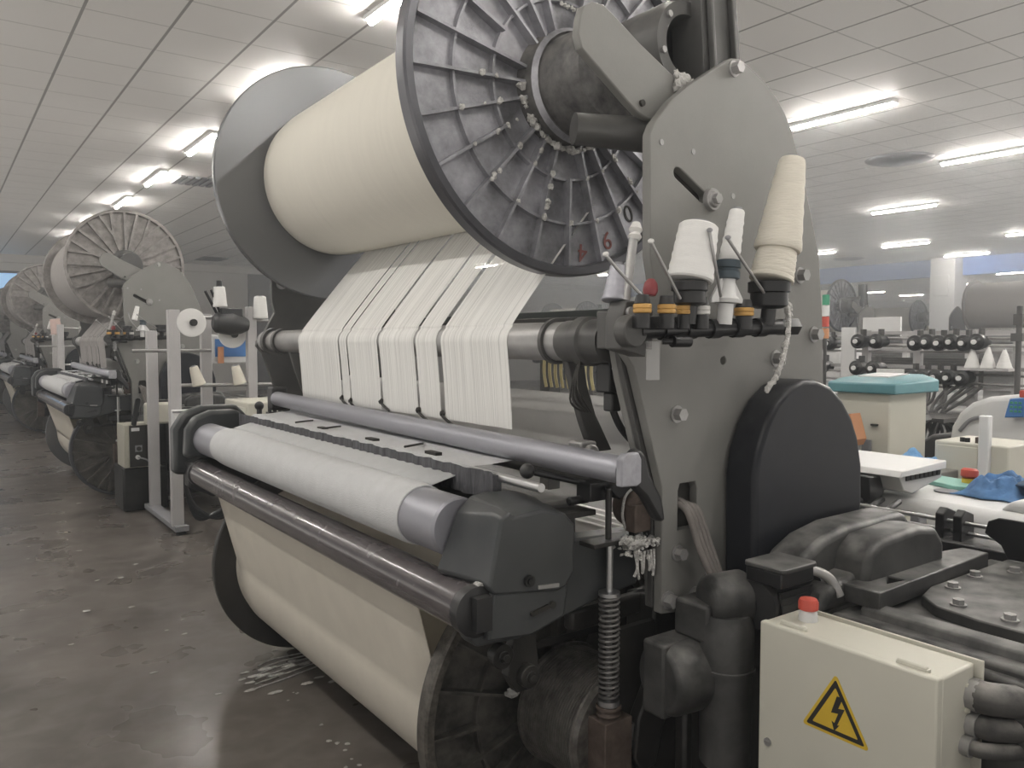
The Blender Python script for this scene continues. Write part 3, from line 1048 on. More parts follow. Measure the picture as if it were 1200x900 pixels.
cw.grid(cw_pt, 16, 10)
cwo = cw.build('woven_cloth', 'cloth_pale', org=(1.3, 2.9, 1.24))
tag(cwo, 'narrow pale web of fresh cloth with dark marks behind the silver tube', 'cloth')
many('dark_mark', [MB().box(x - 0.012, x + 0.012, y - q_, y + q_, 1.2375, 1.248) for (x, y, q_) in ((1.29, 3.12, 0.03), (1.29, 2.66, 0.035), (1.29, 2.22, 0.035))], 'ink', cwo)
many('loose_thread', [MB().tube([(1.36, y + 0.05, 1.249), (1.32, y + 0.02, 1.251), (1.262, y, 1.250)], 0.004, 6) for y in (3.05, 2.36, 3.35)], 'ink', cwo)
for (a, b) in ((1.80, 1.835), (1.84, 2.70), (2.71, 4.05)):
    n = int((b - a) / 0.012) + 1
    bs = MB()
    bs.grid(lambda u, v, a=a, b=b: V(1.232 + 0.003 * math.sin(u * n * 1.3) + 0.003 * noise.noise(V(u * n * 0.5, v * 3, 0)), a + (b - a) * u, 1.165 + 0.075 * v + 0.002 * math.sin(u * 40)), n, 4)
    bs.box(1.234, 1.262, a, b, 1.165, 1.232)
    bs.build('brush_strip', 'brush', loom)
MB().cyl((1.262, 1.62, 1.222), (1.262, 1.95, 1.226), 0.012, n=16).build('breast_bar', 'steel', loom)
MB().box(1.27, 1.45, 1.70, 4.30, 1.02, 1.16).build('breast_beam', 'plate_dark', loom, bevel=0.01)

# take-up roller wrapped in cloth
tu = MB().lathe((1.12, 1.795, 1.105), (1.12, 4.22, 1.105), [(0, 0.075), (0.003, 0.081), (0.997, 0.081), (1, 0.07)], 56).build('take_up_roller', 'silver', loom)
cr2 = MB()
cr2.lathe((1.12, 1.985, 1.105), (1.12, 3.86, 1.105), [(0, 0.0815), (0, 0.0855), (0.02, 0.089), (0.93, 0.089), (0.97, 0.087), (1, 0.083), (1, 0.0815)], 56, cap=False)
cr2.build('cloth_wrap', 'cloth_pale', tu)
jn = MB()
jn.grid(lambda u, v: V(1.12 + 0.088 * math.cos(PI / 2 - 0.35 - 0.0 * u) + (0.13 - 0.03) * u, 1.99 + (3.86 - 1.99) * v + 0.0, 1.105 + 0.088 * math.sin(PI / 2 - 0.35) + 0.025 * u), 4, 4)
jn.build('cloth_lead', 'cloth_pale', tu, solid=0.003)
prr = MB().lathe((1.072, 1.66, 0.932), (1.072, 4.14, 0.94), [(0, 0.052), (0.003, 0.0605), (0.997, 0.0605), (1, 0.05)], 48).build('press_roller', 'brown', loom)
many('end_ring', [MB().lathe((1.072, 1.665, 0.932), (1.072, 1.625, 0.932), [(0, 0.058), (0.1, 0.064), (0.9, 0.064), (1, 0.05)], 40).box(1.05, 1.095, 1.60, 1.63, 0.89, 0.975),
                  MB().lathe((1.072, 4.135, 0.94), (1.072, 4.17, 0.94), [(0, 0.058), (0.1, 0.066), (0.9, 0.066), (1, 0.05)], 40)], 'black', prr)
pin = MB().cyl((1.085, 1.63, 0.988), (1.085, 1.655, 0.988), 0.014, n=12)
pin.build('nipple', 'lint', prr)

# front gear cover, near end: faceted casting
near = [(1.108, 1.178), (1.131, 1.182), (1.170, 1.160), (1.251, 1.168), (1.324, 1.150), (1.359, 1.119), (1.362, 1.0), (1.35, 0.985), (1.305, 0.951), (1.120, 0.965), (1.077, 0.997)]
near = [(1.122, 1.165), (1.150, 1.178), (1.160, 1.163), (1.248, 1.170), (1.330, 1.148), (1.362, 1.115), (1.356, 0.992), (1.330, 0.955), (1.300, 0.948), (1.10, 0.975), (1.085, 0.995)]
farp = [(1.108, 1.150), (1.150, 1.188), (1.200, 1.195), (1.290, 1.190), (1.370, 1.160), (1.405, 1.11), (1.40, 1.0), (1.36, 0.95), (1.31, 0.94), (1.09, 0.97), (1.045, 1.005)]
fc = MB()
n = len(near)
vs = [V(x, 1.60, z) for x, z in near] + [V(x, 1.64, z + 0.006) for x, z in near] + [V(x, 1.79, z) for x, z in farp]
fs = [tuple(range(n)), tuple(range(3 * n - 1, 2 * n - 1, -1))]
for k in range(2):
    for i in range(n):
        j = (i + 1) % n
        fs.append((k * n + i, k * n + j, (k + 1) * n + j, (k + 1) * n + i))
fc.add(vs, fs)
cov = fc.build('front_gear_cover', 'cover', loom, bevel=0.008, seg=3)
sc_ = MB().cyl((1.205, 1.602, 0.995), (1.205, 1.590, 0.995), 0.015, n=20)
sc_.cyl((1.205, 1.59, 0.995), (1.205, 1.586, 0.995), 0.009, n=6)
sc_.build('screw', 'black_clean', cov)
lc = MB()
lc.prism([(1.060, 0.985), (1.055, 0.865), (1.070, 0.842), (1.20, 0.835), (1.30, 0.852), (1.46, 0.885), (1.62, 0.905), (1.62, 1.06), (1.36, 1.07), (1.30, 0.96), (1.12, 0.97)], 1.63, 1.70)
lc.prism([(1.10, 0.98), (1.085, 0.86), (1.22, 0.846), (1.33, 0.875), (1.34, 0.96)], 1.605, 1.63)
lcas = lc.build('front_casting', 'cover', loom, bevel=0.008)
hk = MB()
hk.prism(capsule((1.22, 0.905), (1.27, 0.915), 0.006), 1.598, 1.606)
hk.cyl((1.285, 1.606, 0.917), (1.285, 1.597, 0.917), 0.010, n=12)
hk.build('slot', 'ink', lcas)
lt = MB()
lt.bar((1.235, 1.60, 0.972), (1.30, 1.595, 0.968), 0.006, 0.01)
lt.build('latch', 'silver_dull', lcas)
ch = MB()
ch.prism([(1.19, 0.84), (1.26, 0.85), (1.27, 0.74), (1.25, 0.69), (1.20, 0.69), (1.17, 0.74)], 1.64, 1.67)
ch.cyl((1.225, 1.64, 0.735), (1.225, 1.615, 0.735), 0.03, n=20)
ch.cyl((1.15, 1.66, 0.80), (1.15, 1.63, 0.80), 0.032, n=20)
ch.hexbolt((1.225, 1.615, 0.735), (0, -1, 0), 0.012, 0.012)
ch.hexbolt((1.15, 1.63, 0.80), (0, -1, 0), 0.012, 0.012)
ch.build('lever_link', 'oily', loom, bevel=0.004)
# far end shields
many('end_shield', [MB().prism([(1.00, 1.02), (1.01, 1.16), (1.05, 1.22), (1.13, 1.25), (1.26, 1.25), (1.31, 1.20), (1.31, 1.0)], 4.16, 4.24),
                    MB().prism([(0.98, 0.92), (0.98, 1.15), (1.03, 1.23), (1.12, 1.265), (1.30, 1.265), (1.36, 1.20), (1.36, 0.88)], 4.30, 4.40)], 'cover', loom, bevel=0.02, seg=3)
fcs = MB()
fcs.prism([(1.03, 0.98), (1.03, 0.86), (1.15, 0.80), (1.60, 0.85), (1.62, 1.1), (1.3, 1.1)], 4.22, 4.32)
fcs.build('front_casting', 'black', loom, bevel=0.01)

# temple lever with ball knob, posts, cutter and lint at the near selvage
kn = MB()
kn.cyl((1.30, 1.72, 1.248), (1.47, 1.66, 1.203), 0.0085, n=12)
kn.box(1.43, 1.50, 1.62, 1.68, 1.165, 1.215)
kn.cyl((1.39, 1.665, 1.165), (1.46, 1.665, 1.165), 0.012, n=12)
kn.prism([(1.48, 1.20), (1.62, 1.245), (1.63, 1.215), (1.52, 1.165)], 1.60, 1.635)
lev = kn.build('temple_lever', 'black_clean', loom, bevel=0.003)
MB().ball((1.293, 1.722, 1.25), 0.021, 20).build('ball_knob', 'black', lev)
po = MB()
po.cyl((1.478, 1.60, 1.06), (1.478, 1.60, 1.20), 0.009, n=12)
po.cyl((1.565, 1.60, 1.04), (1.565, 1.60, 1.15), 0.008, n=12)
po.hexbolt((1.565, 1.60, 1.12), (0, 0, 1), 0.013, 0.010)
po.box(1.40, 1.60, 1.57, 1.66, 1.05, 1.062)
po.box(1.30, 1.46, 1.63, 1.75, 1.125, 1.14)
po.build('adjusting_post', 'oily', loom, bevel=0.002)
cu = MB()
cu.lathe((1.60, 1.66, 1.135), (1.60, 1.575, 1.135), [(0, 0.055), (0.2, 0.06), (0.8, 0.06), (1, 0.045)], 32)
cu.box(1.54, 1.63, 1.56, 1.60, 1.075, 1.15)
cutr = cu.build('selvage_cutter', 'rust', loom, bevel=0.004)
MB().tube([(1.545, 1.60, 1.075), (1.53, 1.60, 1.12), (1.54, 1.60, 1.17), (1.565, 1.60, 1.19)], 0.004, 8).build('wire', 'lint', cutr)
lm = MB()
random.seed(3)
for k in range(170):
    x = 1.49 + random.random() * 0.15
    z = 1.062 - abs(random.gauss(0, 0.012)) - (0.028 if x < 1.56 and k % 4 == 0 else 0)
    lm.ball((x, 1.555 + random.uniform(-0.03, 0.04), z), random.uniform(0.003, 0.008), 8, (1.4, 1, 0.9), 1.0, k)
for k in range(7):
    x = 1.52 + 0.012 * k
    lm.tube([(x, 1.54, 1.03), (x + random.uniform(-0.01, 0.01), 1.535, 0.99), (x + random.uniform(-0.01, 0.01), 1.54, 0.955 + random.uniform(0, 0.02))], 0.004, 5)
lm.build('lint', 'lint', loom)['kind'] = 'stuff'

# spring on its rod
sp = MB()
sp.cyl((1.483, 1.60, 0.575), (1.483, 1.60, 1.045), 0.009, n=12)
sp.cyl((1.497, 1.61, 0.90), (1.497, 1.61, 1.045), 0.006, n=10)
sp.cyl((1.483, 1.60, 0.915), (1.483, 1.60, 0.905), 0.03, n=20)
sp.cyl((1.483, 1.60, 0.615), (1.483, 1.60, 0.60), 0.03, n=20)
spr = sp.build('spring_rod', 'steel', loom)
co = MB()
pts = []
for k in range(0, 20 * 14 + 1):
    a = 2 * PI * k / 14
    pts.append((1.483 + 0.0255 * math.cos(a), 1.60 + 0.0255 * math.sin(a), 0.618 + 0.285 * k / (20 * 14)))
co.tube(pts, 0.0048, 6, 0)
co.build('coil_spring', 'spring', spr)
so = MB()
so.lathe((1.483, 1.60, 0.57), (1.483, 1.60, 0.598), [(0, 0.034), (0.3, 0.034), (0.35, 0.028), (0.6, 0.028), (0.65, 0.036), (1, 0.036)], 20)
so.box(1.435, 1.535, 1.56, 1.66, 0.30, 0.568)
so.build('spring_socket', 'rust', loom, bevel=0.004)
ck = MB()
ck.prism([(1.545, 0.44), (1.56, 0.55), (1.635, 0.68), (1.66, 0.70), (1.70, 0.69), (1.725, 0.665), (1.72, 0.62), (1.66, 0.5), (1.63, 0.40), (1.58, 0.39)], 1.56, 1.60)
ck.cyl((1.622, 1.56, 0.585), (1.622, 1.535, 0.585), 0.032, n=24)
ckk = ck.build('crank', 'oily', loom, bevel=0.006)
MB().lathe((1.622, 1.535, 0.585), (1.622, 1.53, 0.585), [(0, 0.030), (1, 0.024)], 24, cap=False).build('washer', 'steel', ckk)

# lower machine body
bd = MB()
bd.box(1.66, 2.32, 1.60, 1.72, 0.02, 0.86)
bd.box(1.40, 2.32, 1.66, 1.70, 0.80, 0.86)
bd.box(2.0, 2.3, 1.70, 4.36, 0.18, 0.60)
bd.box(1.96, 2.30, 1.70, 4.36, 0.66, 0.86)
bd.box(1.66, 2.32, 4.34, 4.44, 0.02, 0.9)
bd.build('body_casting', 'oily', loom, bevel=0.01)
many('foot', [MB().box(1.50, 2.36, y, y + 0.10, 0.0, 0.05) for y in (1.62, 4.32)], 'oily', loom, bevel=0.006)
rb = MB()
rb.box(1.20, 1.60, 1.735, 1.745, 0.745, 0.765)
rb.box(1.50, 1.66, 1.60, 1.62, 0.30, 0.80)
rb.build('tie_bar', 'oily', loom)

# belt guard
gd = [(1.859, 0.80), (1.851, 1.217), (1.865, 1.29), (1.90, 1.365), (1.945, 1.425), (2.01, 1.47), (2.075, 1.488), (2.135, 1.486), (2.21, 1.465), (2.275, 1.42), (2.33, 1.36), (2.365, 1.30), (2.39, 1.21), (2.395, 1.10), (2.385, 1.0), (2.35, 0.80)]
MB().prism(gd, 1.405, 1.515).build('belt_guard', 'belt', loom, bevel=0.016, seg=4)

# control box with hazard label, back to the machine
eb = thing('electrical_box', (1.75, 1.03, 0.5), 'cream steel switch box with yellow lightning warning triangle and red button', 'electrical box')
MB().box(1.690, 1.833, 0.805, 1.245, 0.50, 0.896).build('body', 'beige', eb, bevel=0.006)
MB().box(1.838, 1.846, 0.790, 1.262, 0.49, 0.902).build('back_plate', 'beige', eb, bevel=0.002)
dd = MB().box(1.664, 1.688, 0.802, 1.242, 0.497, 0.900).build('door', 'beige', eb, bevel=0.005, seg=3)
many('hinge', [MB().box(1.684, 1.700, y - 0.035, y + 0.035, 0.896, 0.905).cyl((1.690, y - 0.033, 0.905), (1.690, y + 0.033, 0.905), 0.006, n=10) for y in (1.165, 0.868)], 'beige', eb, bevel=0.002)
lk = MB().cyl((1.664, 1.212, 0.600), (1.659, 1.212, 0.600), 0.010, n=20)
lk.bar((1.659, 1.206, 0.600), (1.656, 1.218, 0.600), 0.003, 0.003)
lk.build('lock', 'silver_dull', dd)
cy, cz0 = 1.031, 0.742


def rtri(s, r, n=5):
    out = []
    for k in range(3):
        a = PI / 2 + k * 2 * PI / 3
        px, pz = math.cos(a) * s, math.sin(a) * s
        for i in range(n):
            b = a - PI / 3 + 2 * PI / 3 * i / (n - 1)
            out.append((cy - (px + r * math.cos(b)), cz0 - 0.006 + pz + r * math.sin(b)))
    return out


lb_y = MB().prism(rtri(0.0875, 0.006), 1.6637, 1.6632, 'X').build('warning_label', 'yellow', dd, label='yellow triangle warning label')
outer, inner = rtri(0.080, 0.003), rtri(0.063, 0.002)
MB().prism(outer, 1.6631, 1.6627, 'X', holes=[inner]).build('label_border', 'ink', lb_y)
bolt_ = [(0.004, 0.046), (0.019, 0.046), (0.008, 0.018), (0.024, 0.021), (0.006, -0.022), (0.012, -0.020), (-0.001, -0.038), (-0.008, -0.016), (-0.001, -0.019), (0.008, 0.006), (-0.010, 0.003)]
MB().prism([(cy - a_, cz0 - 0.004 + b_) for a_, b_ in bolt_], 1.6631, 1.6626, 'X').build('lightning_bolt', 'ink', lb_y)
es = MB().lathe((1.775, 1.180, 0.895), (1.775, 1.180, 0.925), [(0, 0.024), (0.7, 0.022), (1, 0.017)], 24)
es.build('button_base', 'white', eb)
MB().lathe((1.775, 1.180, 0.922), (1.775, 1.180, 0.952), [(0, 0.018), (0.1, 0.0245), (0.7, 0.0245), (0.95, 0.021), (1, 0.015)], 28).build('emergency_button', 'red', eb)
many('screw', [MB().hexbolt((1.80, 0.805, z), (0, -1, 0), 0.006, 0.004) for z in (0.85, 0.80, 0.77, 0.725)], 'beige', eb)
many('gland', [MB().cyl((x, 0.806, z), (x, 0.785, z), r * 1.12, n=10) for (x, z, r) in ((1.82, 0.83, 0.032), (1.82, 0.765, 0.027), (1.79, 0.725, 0.020))], 'silver_dull', eb)
for (nm, x, z, r, ex, ez) in (('conduit', 1.82, 0.83, 0.035, 2.3, 0.80), ('conduit', 1.82, 0.765, 0.026, 2.3, 0.70), ('conduit', 1.79, 0.725, 0.017, 2.3, 0.66)):
    hb_ = MB().tube([(x, 0.79, z), (x + 0.01, 0.76, z), (x + 0.10, 0.72, z - 0.01), (ex - 0.1, 0.70, ez), (ex + 0.3, 0.66, ez - 0.02)], r, 14, 8)
    hb_.build('conduit', 'hose', eb)

# motor, gear housings and casing of the drive side
mt = MB()
mt.cyl((1.74, 1.315, 0.905), (1.94, 1.315, 0.905), 0.064, n=36)
for k in range(26):
    a = 2 * PI * k / 26
    mt.bar((1.76, 1.315 + math.cos(a) * 0.068, 0.905 + math.sin(a) * 0.068), (1.93, 1.315 + math.cos(a) * 0.068, 0.905 + math.sin(a) * 0.068), 0.004, 0.022) if abs(math.cos(a)) < 2 else None
motor = mt.build('motor', 'black', loom)
MB().lathe((1.925, 1.315, 0.905), (1.985, 1.315, 0.905), [(0, 0.088), (0.6, 0.088), (1, 0.075)], 40).build('fan_cover', 'black', motor)
tbm = MB().box(1.725, 1.865, 1.225, 1.335, 0.970, 1.010).build('terminal_box', 'black_clean', motor, bevel=0.004)
MB().prism([(1.722, 1.225), (1.735, 1.215), (1.86, 1.215), (1.872, 1.225), (1.872, 1.335), (1.858, 1.345), (1.735, 1.345), (1.722, 1.335)], 1.010, 1.022, 'Z').build('lid', 'gear', tbm, bevel=0.003)
MB().tube([(1.865, 1.26, 0.985), (1.90, 1.245, 0.985), (1.93, 1.22, 0.965), (1.945, 1.20, 0.92)], 0.013, 12).build('cable', 'silver_dull', motor)
gh = MB()
gh.lathe((1.70, 1.375, 0.46), (1.70, 1.375, 0.875), [(0, 0.055), (0.03, 0.068), (0.63, 0.070), (0.635, 0.076), (0.66, 0.076), (0.665, 0.072), (0.93, 0.072), (1, 0.060)], 36)
gh.build('oil_pump', 'gear', loom)
g2 = MB()
g2.lathe((1.66, 1.42, 0.90), (1.86, 1.34, 0.91), [(0, 0.05), (0.08, 0.07), (0.55, 0.075), (0.6, 0.06), (1, 0.06)], 32)
g2.box(1.63, 1.80, 1.38, 1.50, 0.80, 0.90)
g2.box(1.53, 1.72, 1.44, 1.52, 0.60, 0.80)
g2.lathe((1.54, 1.47, 0.70), (1.75, 1.44, 0.70), [(0, 0.085), (0.1, 0.10), (0.9, 0.10), (1, 0.08)], 32)
g2.build('gear_housing', 'gear', loom, bevel=0.02, seg=3)
MB().box(1.625, 1.66, 1.45, 1.49, 0.10, 0.60).build('drain_pipe', 'oily', loom, bevel=0.01)

gc = MB()
gc.box(1.90, 2.86, 0.25, 1.20, 0.30, 0.885)
gc.box(1.87, 1.93, 0.25, 1.24, 0.82, 0.865)
gc.box(1.86, 1.90, 0.25, 1.30, 0.30, 0.80)
gcas = gc.build('gear_casing', 'gear', loom, bevel=0.012, seg=3)
ri = MB()
ri.prism([(1.945, 0.88), (1.955, 0.905), (2.0, 0.910), (2.02, 0.90), (2.02, 0.88)], 0.25, 1.145)
ri.build('casing_ridge', 'gear', gcas, bevel=0.006, seg=3)
cp = MB()
cp.prism([(2.065, 0.25), (2.065, 0.90), (2.09, 1.02), (2.15, 1.085), (2.25, 1.11), (2.72, 1.11), (2.80, 1.02), (2.80, 0.25)], 0.885, 0.915, 'Z')
cpo = cp.build('inspection_cover', 'gear', gcas, bevel=0.004)
many('bolt', [MB().hexbolt((x, y, 0.915), (0, 0, 1), 0.015, 0.014) for x, y in ((2.28, 1.065), (2.141, 0.985), (2.443, 1.08), (2.125, 0.855), (2.58, 1.03), (2.12, 0.73), (2.12, 0.6), (2.72, 0.9))], 'silver_dull', cpo)
sl = MB()
sl.prism([(1.968, 1.10), (1.968, 1.21), (2.26, 1.215), (2.42, 1.23), (2.62, 1.20), (2.62, 1.12)], 0.90, 0.95, 'Z', holes=[[(2.06, 1.135), (2.13, 1.172), (2.13, 1.125)]])
sl.build('bearing_cap', 'gear', gcas, bevel=0.004)
hp = MB()
hp.prism([(1.80, 0.88), (1.835, 0.965), (1.90, 1.020), (1.98, 1.055), (2.10, 1.075), (2.40, 1.078), (2.44, 1.05), (2.44, 0.88)], 1.27, 1.39)
hp.prism([(2.02, 0.93), (2.04, 1.02), (2.10, 1.055), (2.30, 1.065), (2.40, 1.05), (2.45, 1.00), (2.45, 0.93)], 1.17, 1.29)
hp.prism([(1.86, 0.88), (1.90, 0.95), (2.1, 0.975), (2.1, 0.88)], 1.20, 1.29)
hp.build('gear_hood', 'gear', gcas, bevel=0.022, seg=4)
bk = MB()
bk.prism([(0.55, 0.92), (0.55, 1.045), (1.13, 1.045), (1.16, 1.03), (1.17, 0.99), (1.12, 0.96), (1.10, 0.92)], 2.70, 2.715, 'X')
bk.build('guard_plate', 'black_clean', gcas, bevel=0.003)
many('back_rod', [MB().cyl((x, 0.6, z), (x, 3.9, z), 0.007, n=10) for (x, z) in ((2.86, 0.975), (2.90, 0.965), (2.885, 0.935))], 'steel', loom)
MB().box(2.80, 2.96, 0.60, 3.9, 0.86, 0.915).build('back_rail', 'black', loom, bevel=0.004)
many('rod_clamp', [MB().prism([(2.83, 0.90), (2.83, 1.0), (2.86, 1.02), (2.92, 1.0), (2.93, 0.9)], y, y + 0.03) for y in (1.30, 1.36)], 'black_clean', loom, bevel=0.004)
bs2 = MB()
bs2.box(2.36, 2.90, 1.55, 4.4, 0.35, 0.86)
bs2.build('rear_body', 'oily', loom, bevel=0.01)

# cables hanging through the frame slot
cbs = MB()
for k in range(4):
    dx = 0.014 * (k - 1.5)
    cbs.tube([(1.700 + dx, 1.60, 1.14), (1.695 + dx, 1.545, 1.155 - 0.01 * abs(k - 1)), (1.700 + dx, 1.500, 1.13), (1.725 + dx * 1.1, 1.475, 1.03), (1.745 + dx * 0.9, 1.45, 0.95), (1.765 + dx * 0.8, 1.43, 0.89)], 0.0095, 10, 6)
tag(cbs.build('cable_bundle', 'cable', org=(1.74, 1.47, 0.9)), 'bundle of grey brown cables hanging out of the frame slot', 'cables')

# ------------------------------------------------------------------ yarn feeder rack on the frame, with its cones
rack = thing('yarn_feeder_rack', (1.62, 1.42, 1.64), 'black bar of yarn feeders with amber rings bolted to the big side frame', 'yarn rack')
rk = MB()
rk.cyl((1.36, 1.425, 1.625), (1.93, 1.395, 1.640), 0.021, n=20)
for x in (1.42, 1.50, 1.58, 1.67, 1.76, 1.85):
    t = (x - 1.36) / 0.57
    rk.cyl((x - 0.018, 1.425 - 0.03 * t, 1.625 + 0.015 * t), (x + 0.018, 1.423 - 0.03 * t, 1.626 + 0.015 * t), 0.026, n=16)
rk.build('bar', 'black_clean', rack)
te = MB()
te.lathe((1.93, 1.395, 1.640), (2.0, 1.392, 1.642), [(0, 0.021), (0.15, 0.026), (1, 0.026), (1, 0.020), (0.5, 0.018)], 6, cap=False)
te.cyl((1.955, 1.394, 1.641), (1.96, 1.394, 1.641), 0.02, n=6)
te.build('tube_end', 'black_clean', rack)
cb_ = MB()
cb_.prism([(1.37, 1.58), (1.37, 1.66), (1.385, 1.70), (1.44, 1.70), (1.455, 1.66), (1.455, 1.56)], 1.44, 1.50)
cb_.box(1.43, 1.50, 1.46, 1.60, 1.58, 1.68)
cb_.cyl((1.38, 1.44, 1.625), (1.38, 1.40, 1.625), 0.040, n=28)
cbo = cb_.build('clamp_block', 'plate_dark', rack, bevel=0.004)
MB().cyl((1.395, 1.44, 1.672), (1.395, 1.43, 1.672), 0.013, n=18).build('bolt', 'silver_dull', cbo)
for i, (x, col, r) in enumerate(((1.385, 'amber', 0.0225), (1.458, 'amber', 0.0225), (1.530, 'amber', 0.019), (1.585, 'white_ring', 0.0215), (1.765, 'amber', 0.026))):
    y = 1.385 - 0.01 * (i % 2)
    f = MB()
    f.cyl((x, y, 1.63), (x, y, 1.668), r * 0.85, n=20)
    f.box(x - 0.018, x + 0.018, y, y + 0.06, 1.632, 1.662)
    f.cyl((x, y, 1.690), (x, y, 1.712), r * 0.9, r * 0.7, n=20)
    fo = f.build('feeder', 'black', rack, bevel=0.002)
    MB().lathe((x, y, 1.668), (x, y, 1.690), [(0, r * 0.9), (0.1, r), (0.45, r), (0.5, r * 0.9), (0.55, r), (0.92, r), (1, r * 0.9)], 28).build('tension_ring', col, fo)
gd_ = MB()
for i, (a, b, c) in enumerate((((1.28, 1.40, 1.80), (1.325, 1.395, 1.76), (1.385, 1.39, 1.712)), ((1.387, 1.36, 1.834), (1.44, 1.365, 1.775), (1.50, 1.37, 1.705)),
                               ((1.553, 1.325, 1.869), (1.572, 1.325, 1.80), (1.640, 1.36, 1.715)), ((1.634, 1.335, 1.858), (1.725, 1.345, 1.79), (1.83, 1.365, 1.725)))):
    g = MB().tube([a, b, c], 0.0042, 8).build('guide_wire', 'silver_dull', rack)
    MB().lathe(a, Vector(a) + Vector((-0.004, -0.003, 0.006)), [(0, 0.005), (0.3, 0.0075), (0.7, 0.0075), (1, 0.005)], 14).build('eyelet', 'white_ring' if i < 2 else 'vent', g)
MB().cyl((1.47, 1.40, 1.60), (1.49, 1.385, 1.60), 0.008, n=10).cyl((1.49, 1.385, 1.60), (1.545, 1.38, 1.60), 0.015, n=16).build('knob', 'black_clean', rack)
MB().cyl((1.438, 1.40, 1.60), (1.438, 1.40, 1.505), 0.017, n=20).build('glass_tube', 'clear', rack)
cps = []
for (x, z0, z1, r0, r1, c) in ((1.545, 1.69, 1.752, 0.040, 0.046, 'black'), (1.865, 1.690, 1.765, 0.050, 0.057, 'black_clean')):
    m = MB().lathe((x, 1.38, z0), (x, 1.38, z1), [(0, r0 * 0.7), (0.1, r0), (0.55, r0), (0.6, r1), (0.95, r1), (1, r1 * 0.9)], 30)
    m.cyl((x, 1.385, 1.645), (x, 1.38, z0), 0.02, n=14)
    m.build('cone_holder', c, rack)
wh = MB()
wh.lathe((1.685, 1.38, 1.700), (1.690, 1.38, 1.770), [(0, 0.030), (0.15, 0.034), (0.3, 0.025), (0.85, 0.020), (1, 0.022)], 24)
for s_ in (-1, 1):
    wh.prism([(1.687, 1.705), (1.687 + s_ * 0.062, 1.700), (1.687 + s_ * 0.062, 1.712), (1.687 + s_ * 0.022, 1.765)], 1.376, 1.384)
wh.cyl((1.685, 1.385, 1.645), (1.685, 1.38, 1.70), 0.02, n=12)
who = wh.build('cone_holder', 'white', rack, bevel=0.001)
MB().lathe((1.690, 1.38, 1.762), (1.693, 1.38, 1.812), [(0, 0.027), (0.05, 0.031), (0.4, 0.031), (0.45, 0.027), (0.55, 0.027), (0.6, 0.0325), (0.95, 0.0325), (1, 0.028)], 28).build('holder_ring', mat('slate_blue_ring', (0.05, 0.07, 0.085), 0.4), who)
sg = MB()
sg.cyl((1.40, 1.46, 1.70), (1.45, 1.48, 1.88), 0.012, n=12)
sgo = sg.build('guide_post', 'silver_dull', rack)
MB().lathe((1.445, 1.475, 1.855), (1.458, 1.482, 1.90), [(0, 0.012), (0.2, 0.018), (0.4, 0.012), (0.6, 0.018), (1, 0.01)], 16).build('guide_eye', 'white_ring', sgo)
MB().lathe((1.425, 1.40, 1.712), (1.430, 1.40, 1.752), [(0, 0.014), (0.3, 0.019), (0.75, 0.016), (1, 0.008)], 18).build('red_guide', mat('dark_red_plastic', (0.22, 0.035, 0.04), 0.4), rack)

cones = []


def yarn_cone(p0, p1, r0, r1, material, label, group='yarn cones on the near rack', tube=True, tube_mat='vent'):
    c = thing('yarn_cone', p0, label, 'yarn cone', group)
    m = MB()
    n = 14
    prof = [(0, r0 * 0.80), (0.0, r0 * 0.94), (0.03, r0)]
    for k in range(1, n):
        t = 0.03 + 0.93 * k / n
        prof.append((t, r0 + (r1 - r0) * t + 0.0012 * math.sin(k * 2.4)))
    prof += [(0.97, r1), (1.0, r1 * 0.90), (1.0, r1 * 0.6)]
    m.lathe(p0, p1, prof, 36)
    m.build('yarn', material, c)
    if tube:
        d = (Vector(p1) - Vector(p0)).normalized()
        MB().lathe(Vector(p1) - d * 0.002, Vector(p1) + d * 0.008, [(0, r1 * 0.62), (1, r1 * 0.58), (1, r1 * 0.45), (0, r1 * 0.45)], 24, cap=False).build('cone_core', tube_mat, c)
    cones.append(c)
    return c


yarn_cone((1.545, 1.38, 1.752), (1.577, 1.38, 1.893), 0.058, 0.049, 'cone', 'squat fat white yarn cone on a black holder')
yarn_cone((1.694, 1.38, 1.808), (1.725, 1.38, 1.943), 0.0275, 0.020, 'cone', 'slim narrow white yarn cone on a white holder')
yarn_cone((1.872, 1.38, 1.765), (1.898, 1.38, 1.850), 0.060, 0.053, 'cone_cream', 'short cream yarn cone underneath the tallest cone', tube=False)
big = yarn_cone((1.898, 1.38, 1.850), (1.953, 1.375, 2.105), 0.0645, 0.036, 'cone_cream', 'tallest cream yarn cone stacked on another cone')
yarn_cone((1.395, 1.49, 1.70), (1.41, 1.495, 1.79), 0.036, 0.022, 'silver', 'small silvery yarn cone half hidden left behind the rack')
tl = MB()
pts = [(1.93, 1.37, 1.71), (1.915, 1.35, 1.66), (1.885, 1.335, 1.60), (1.85, 1.33, 1.53), (1.80, 1.335, 1.465)]
tl.tube(pts, 0.006, 8, 8)
random.seed(11)
for k in range(70):
    t = k / 69 * 3.999
    i = int(t)
    p = Vector(pts[i]).lerp(Vector(pts[min(i + 1, 4)]), t - i)
    tl.ball(p + Vector((random.gauss(0, 0.003), random.gauss(0, 0.003), 0)), random.uniform(0.003, 0.009) * (1.2 if k < 12 else 0.8), 6, (1, 1, 1.4), 1.0, k)
tag(tl.build('lint_tail', 'lint', org=(1.93, 1.37, 1.71)), 'fluffy white strand of lint hanging from the tallest cone holder', 'lint')

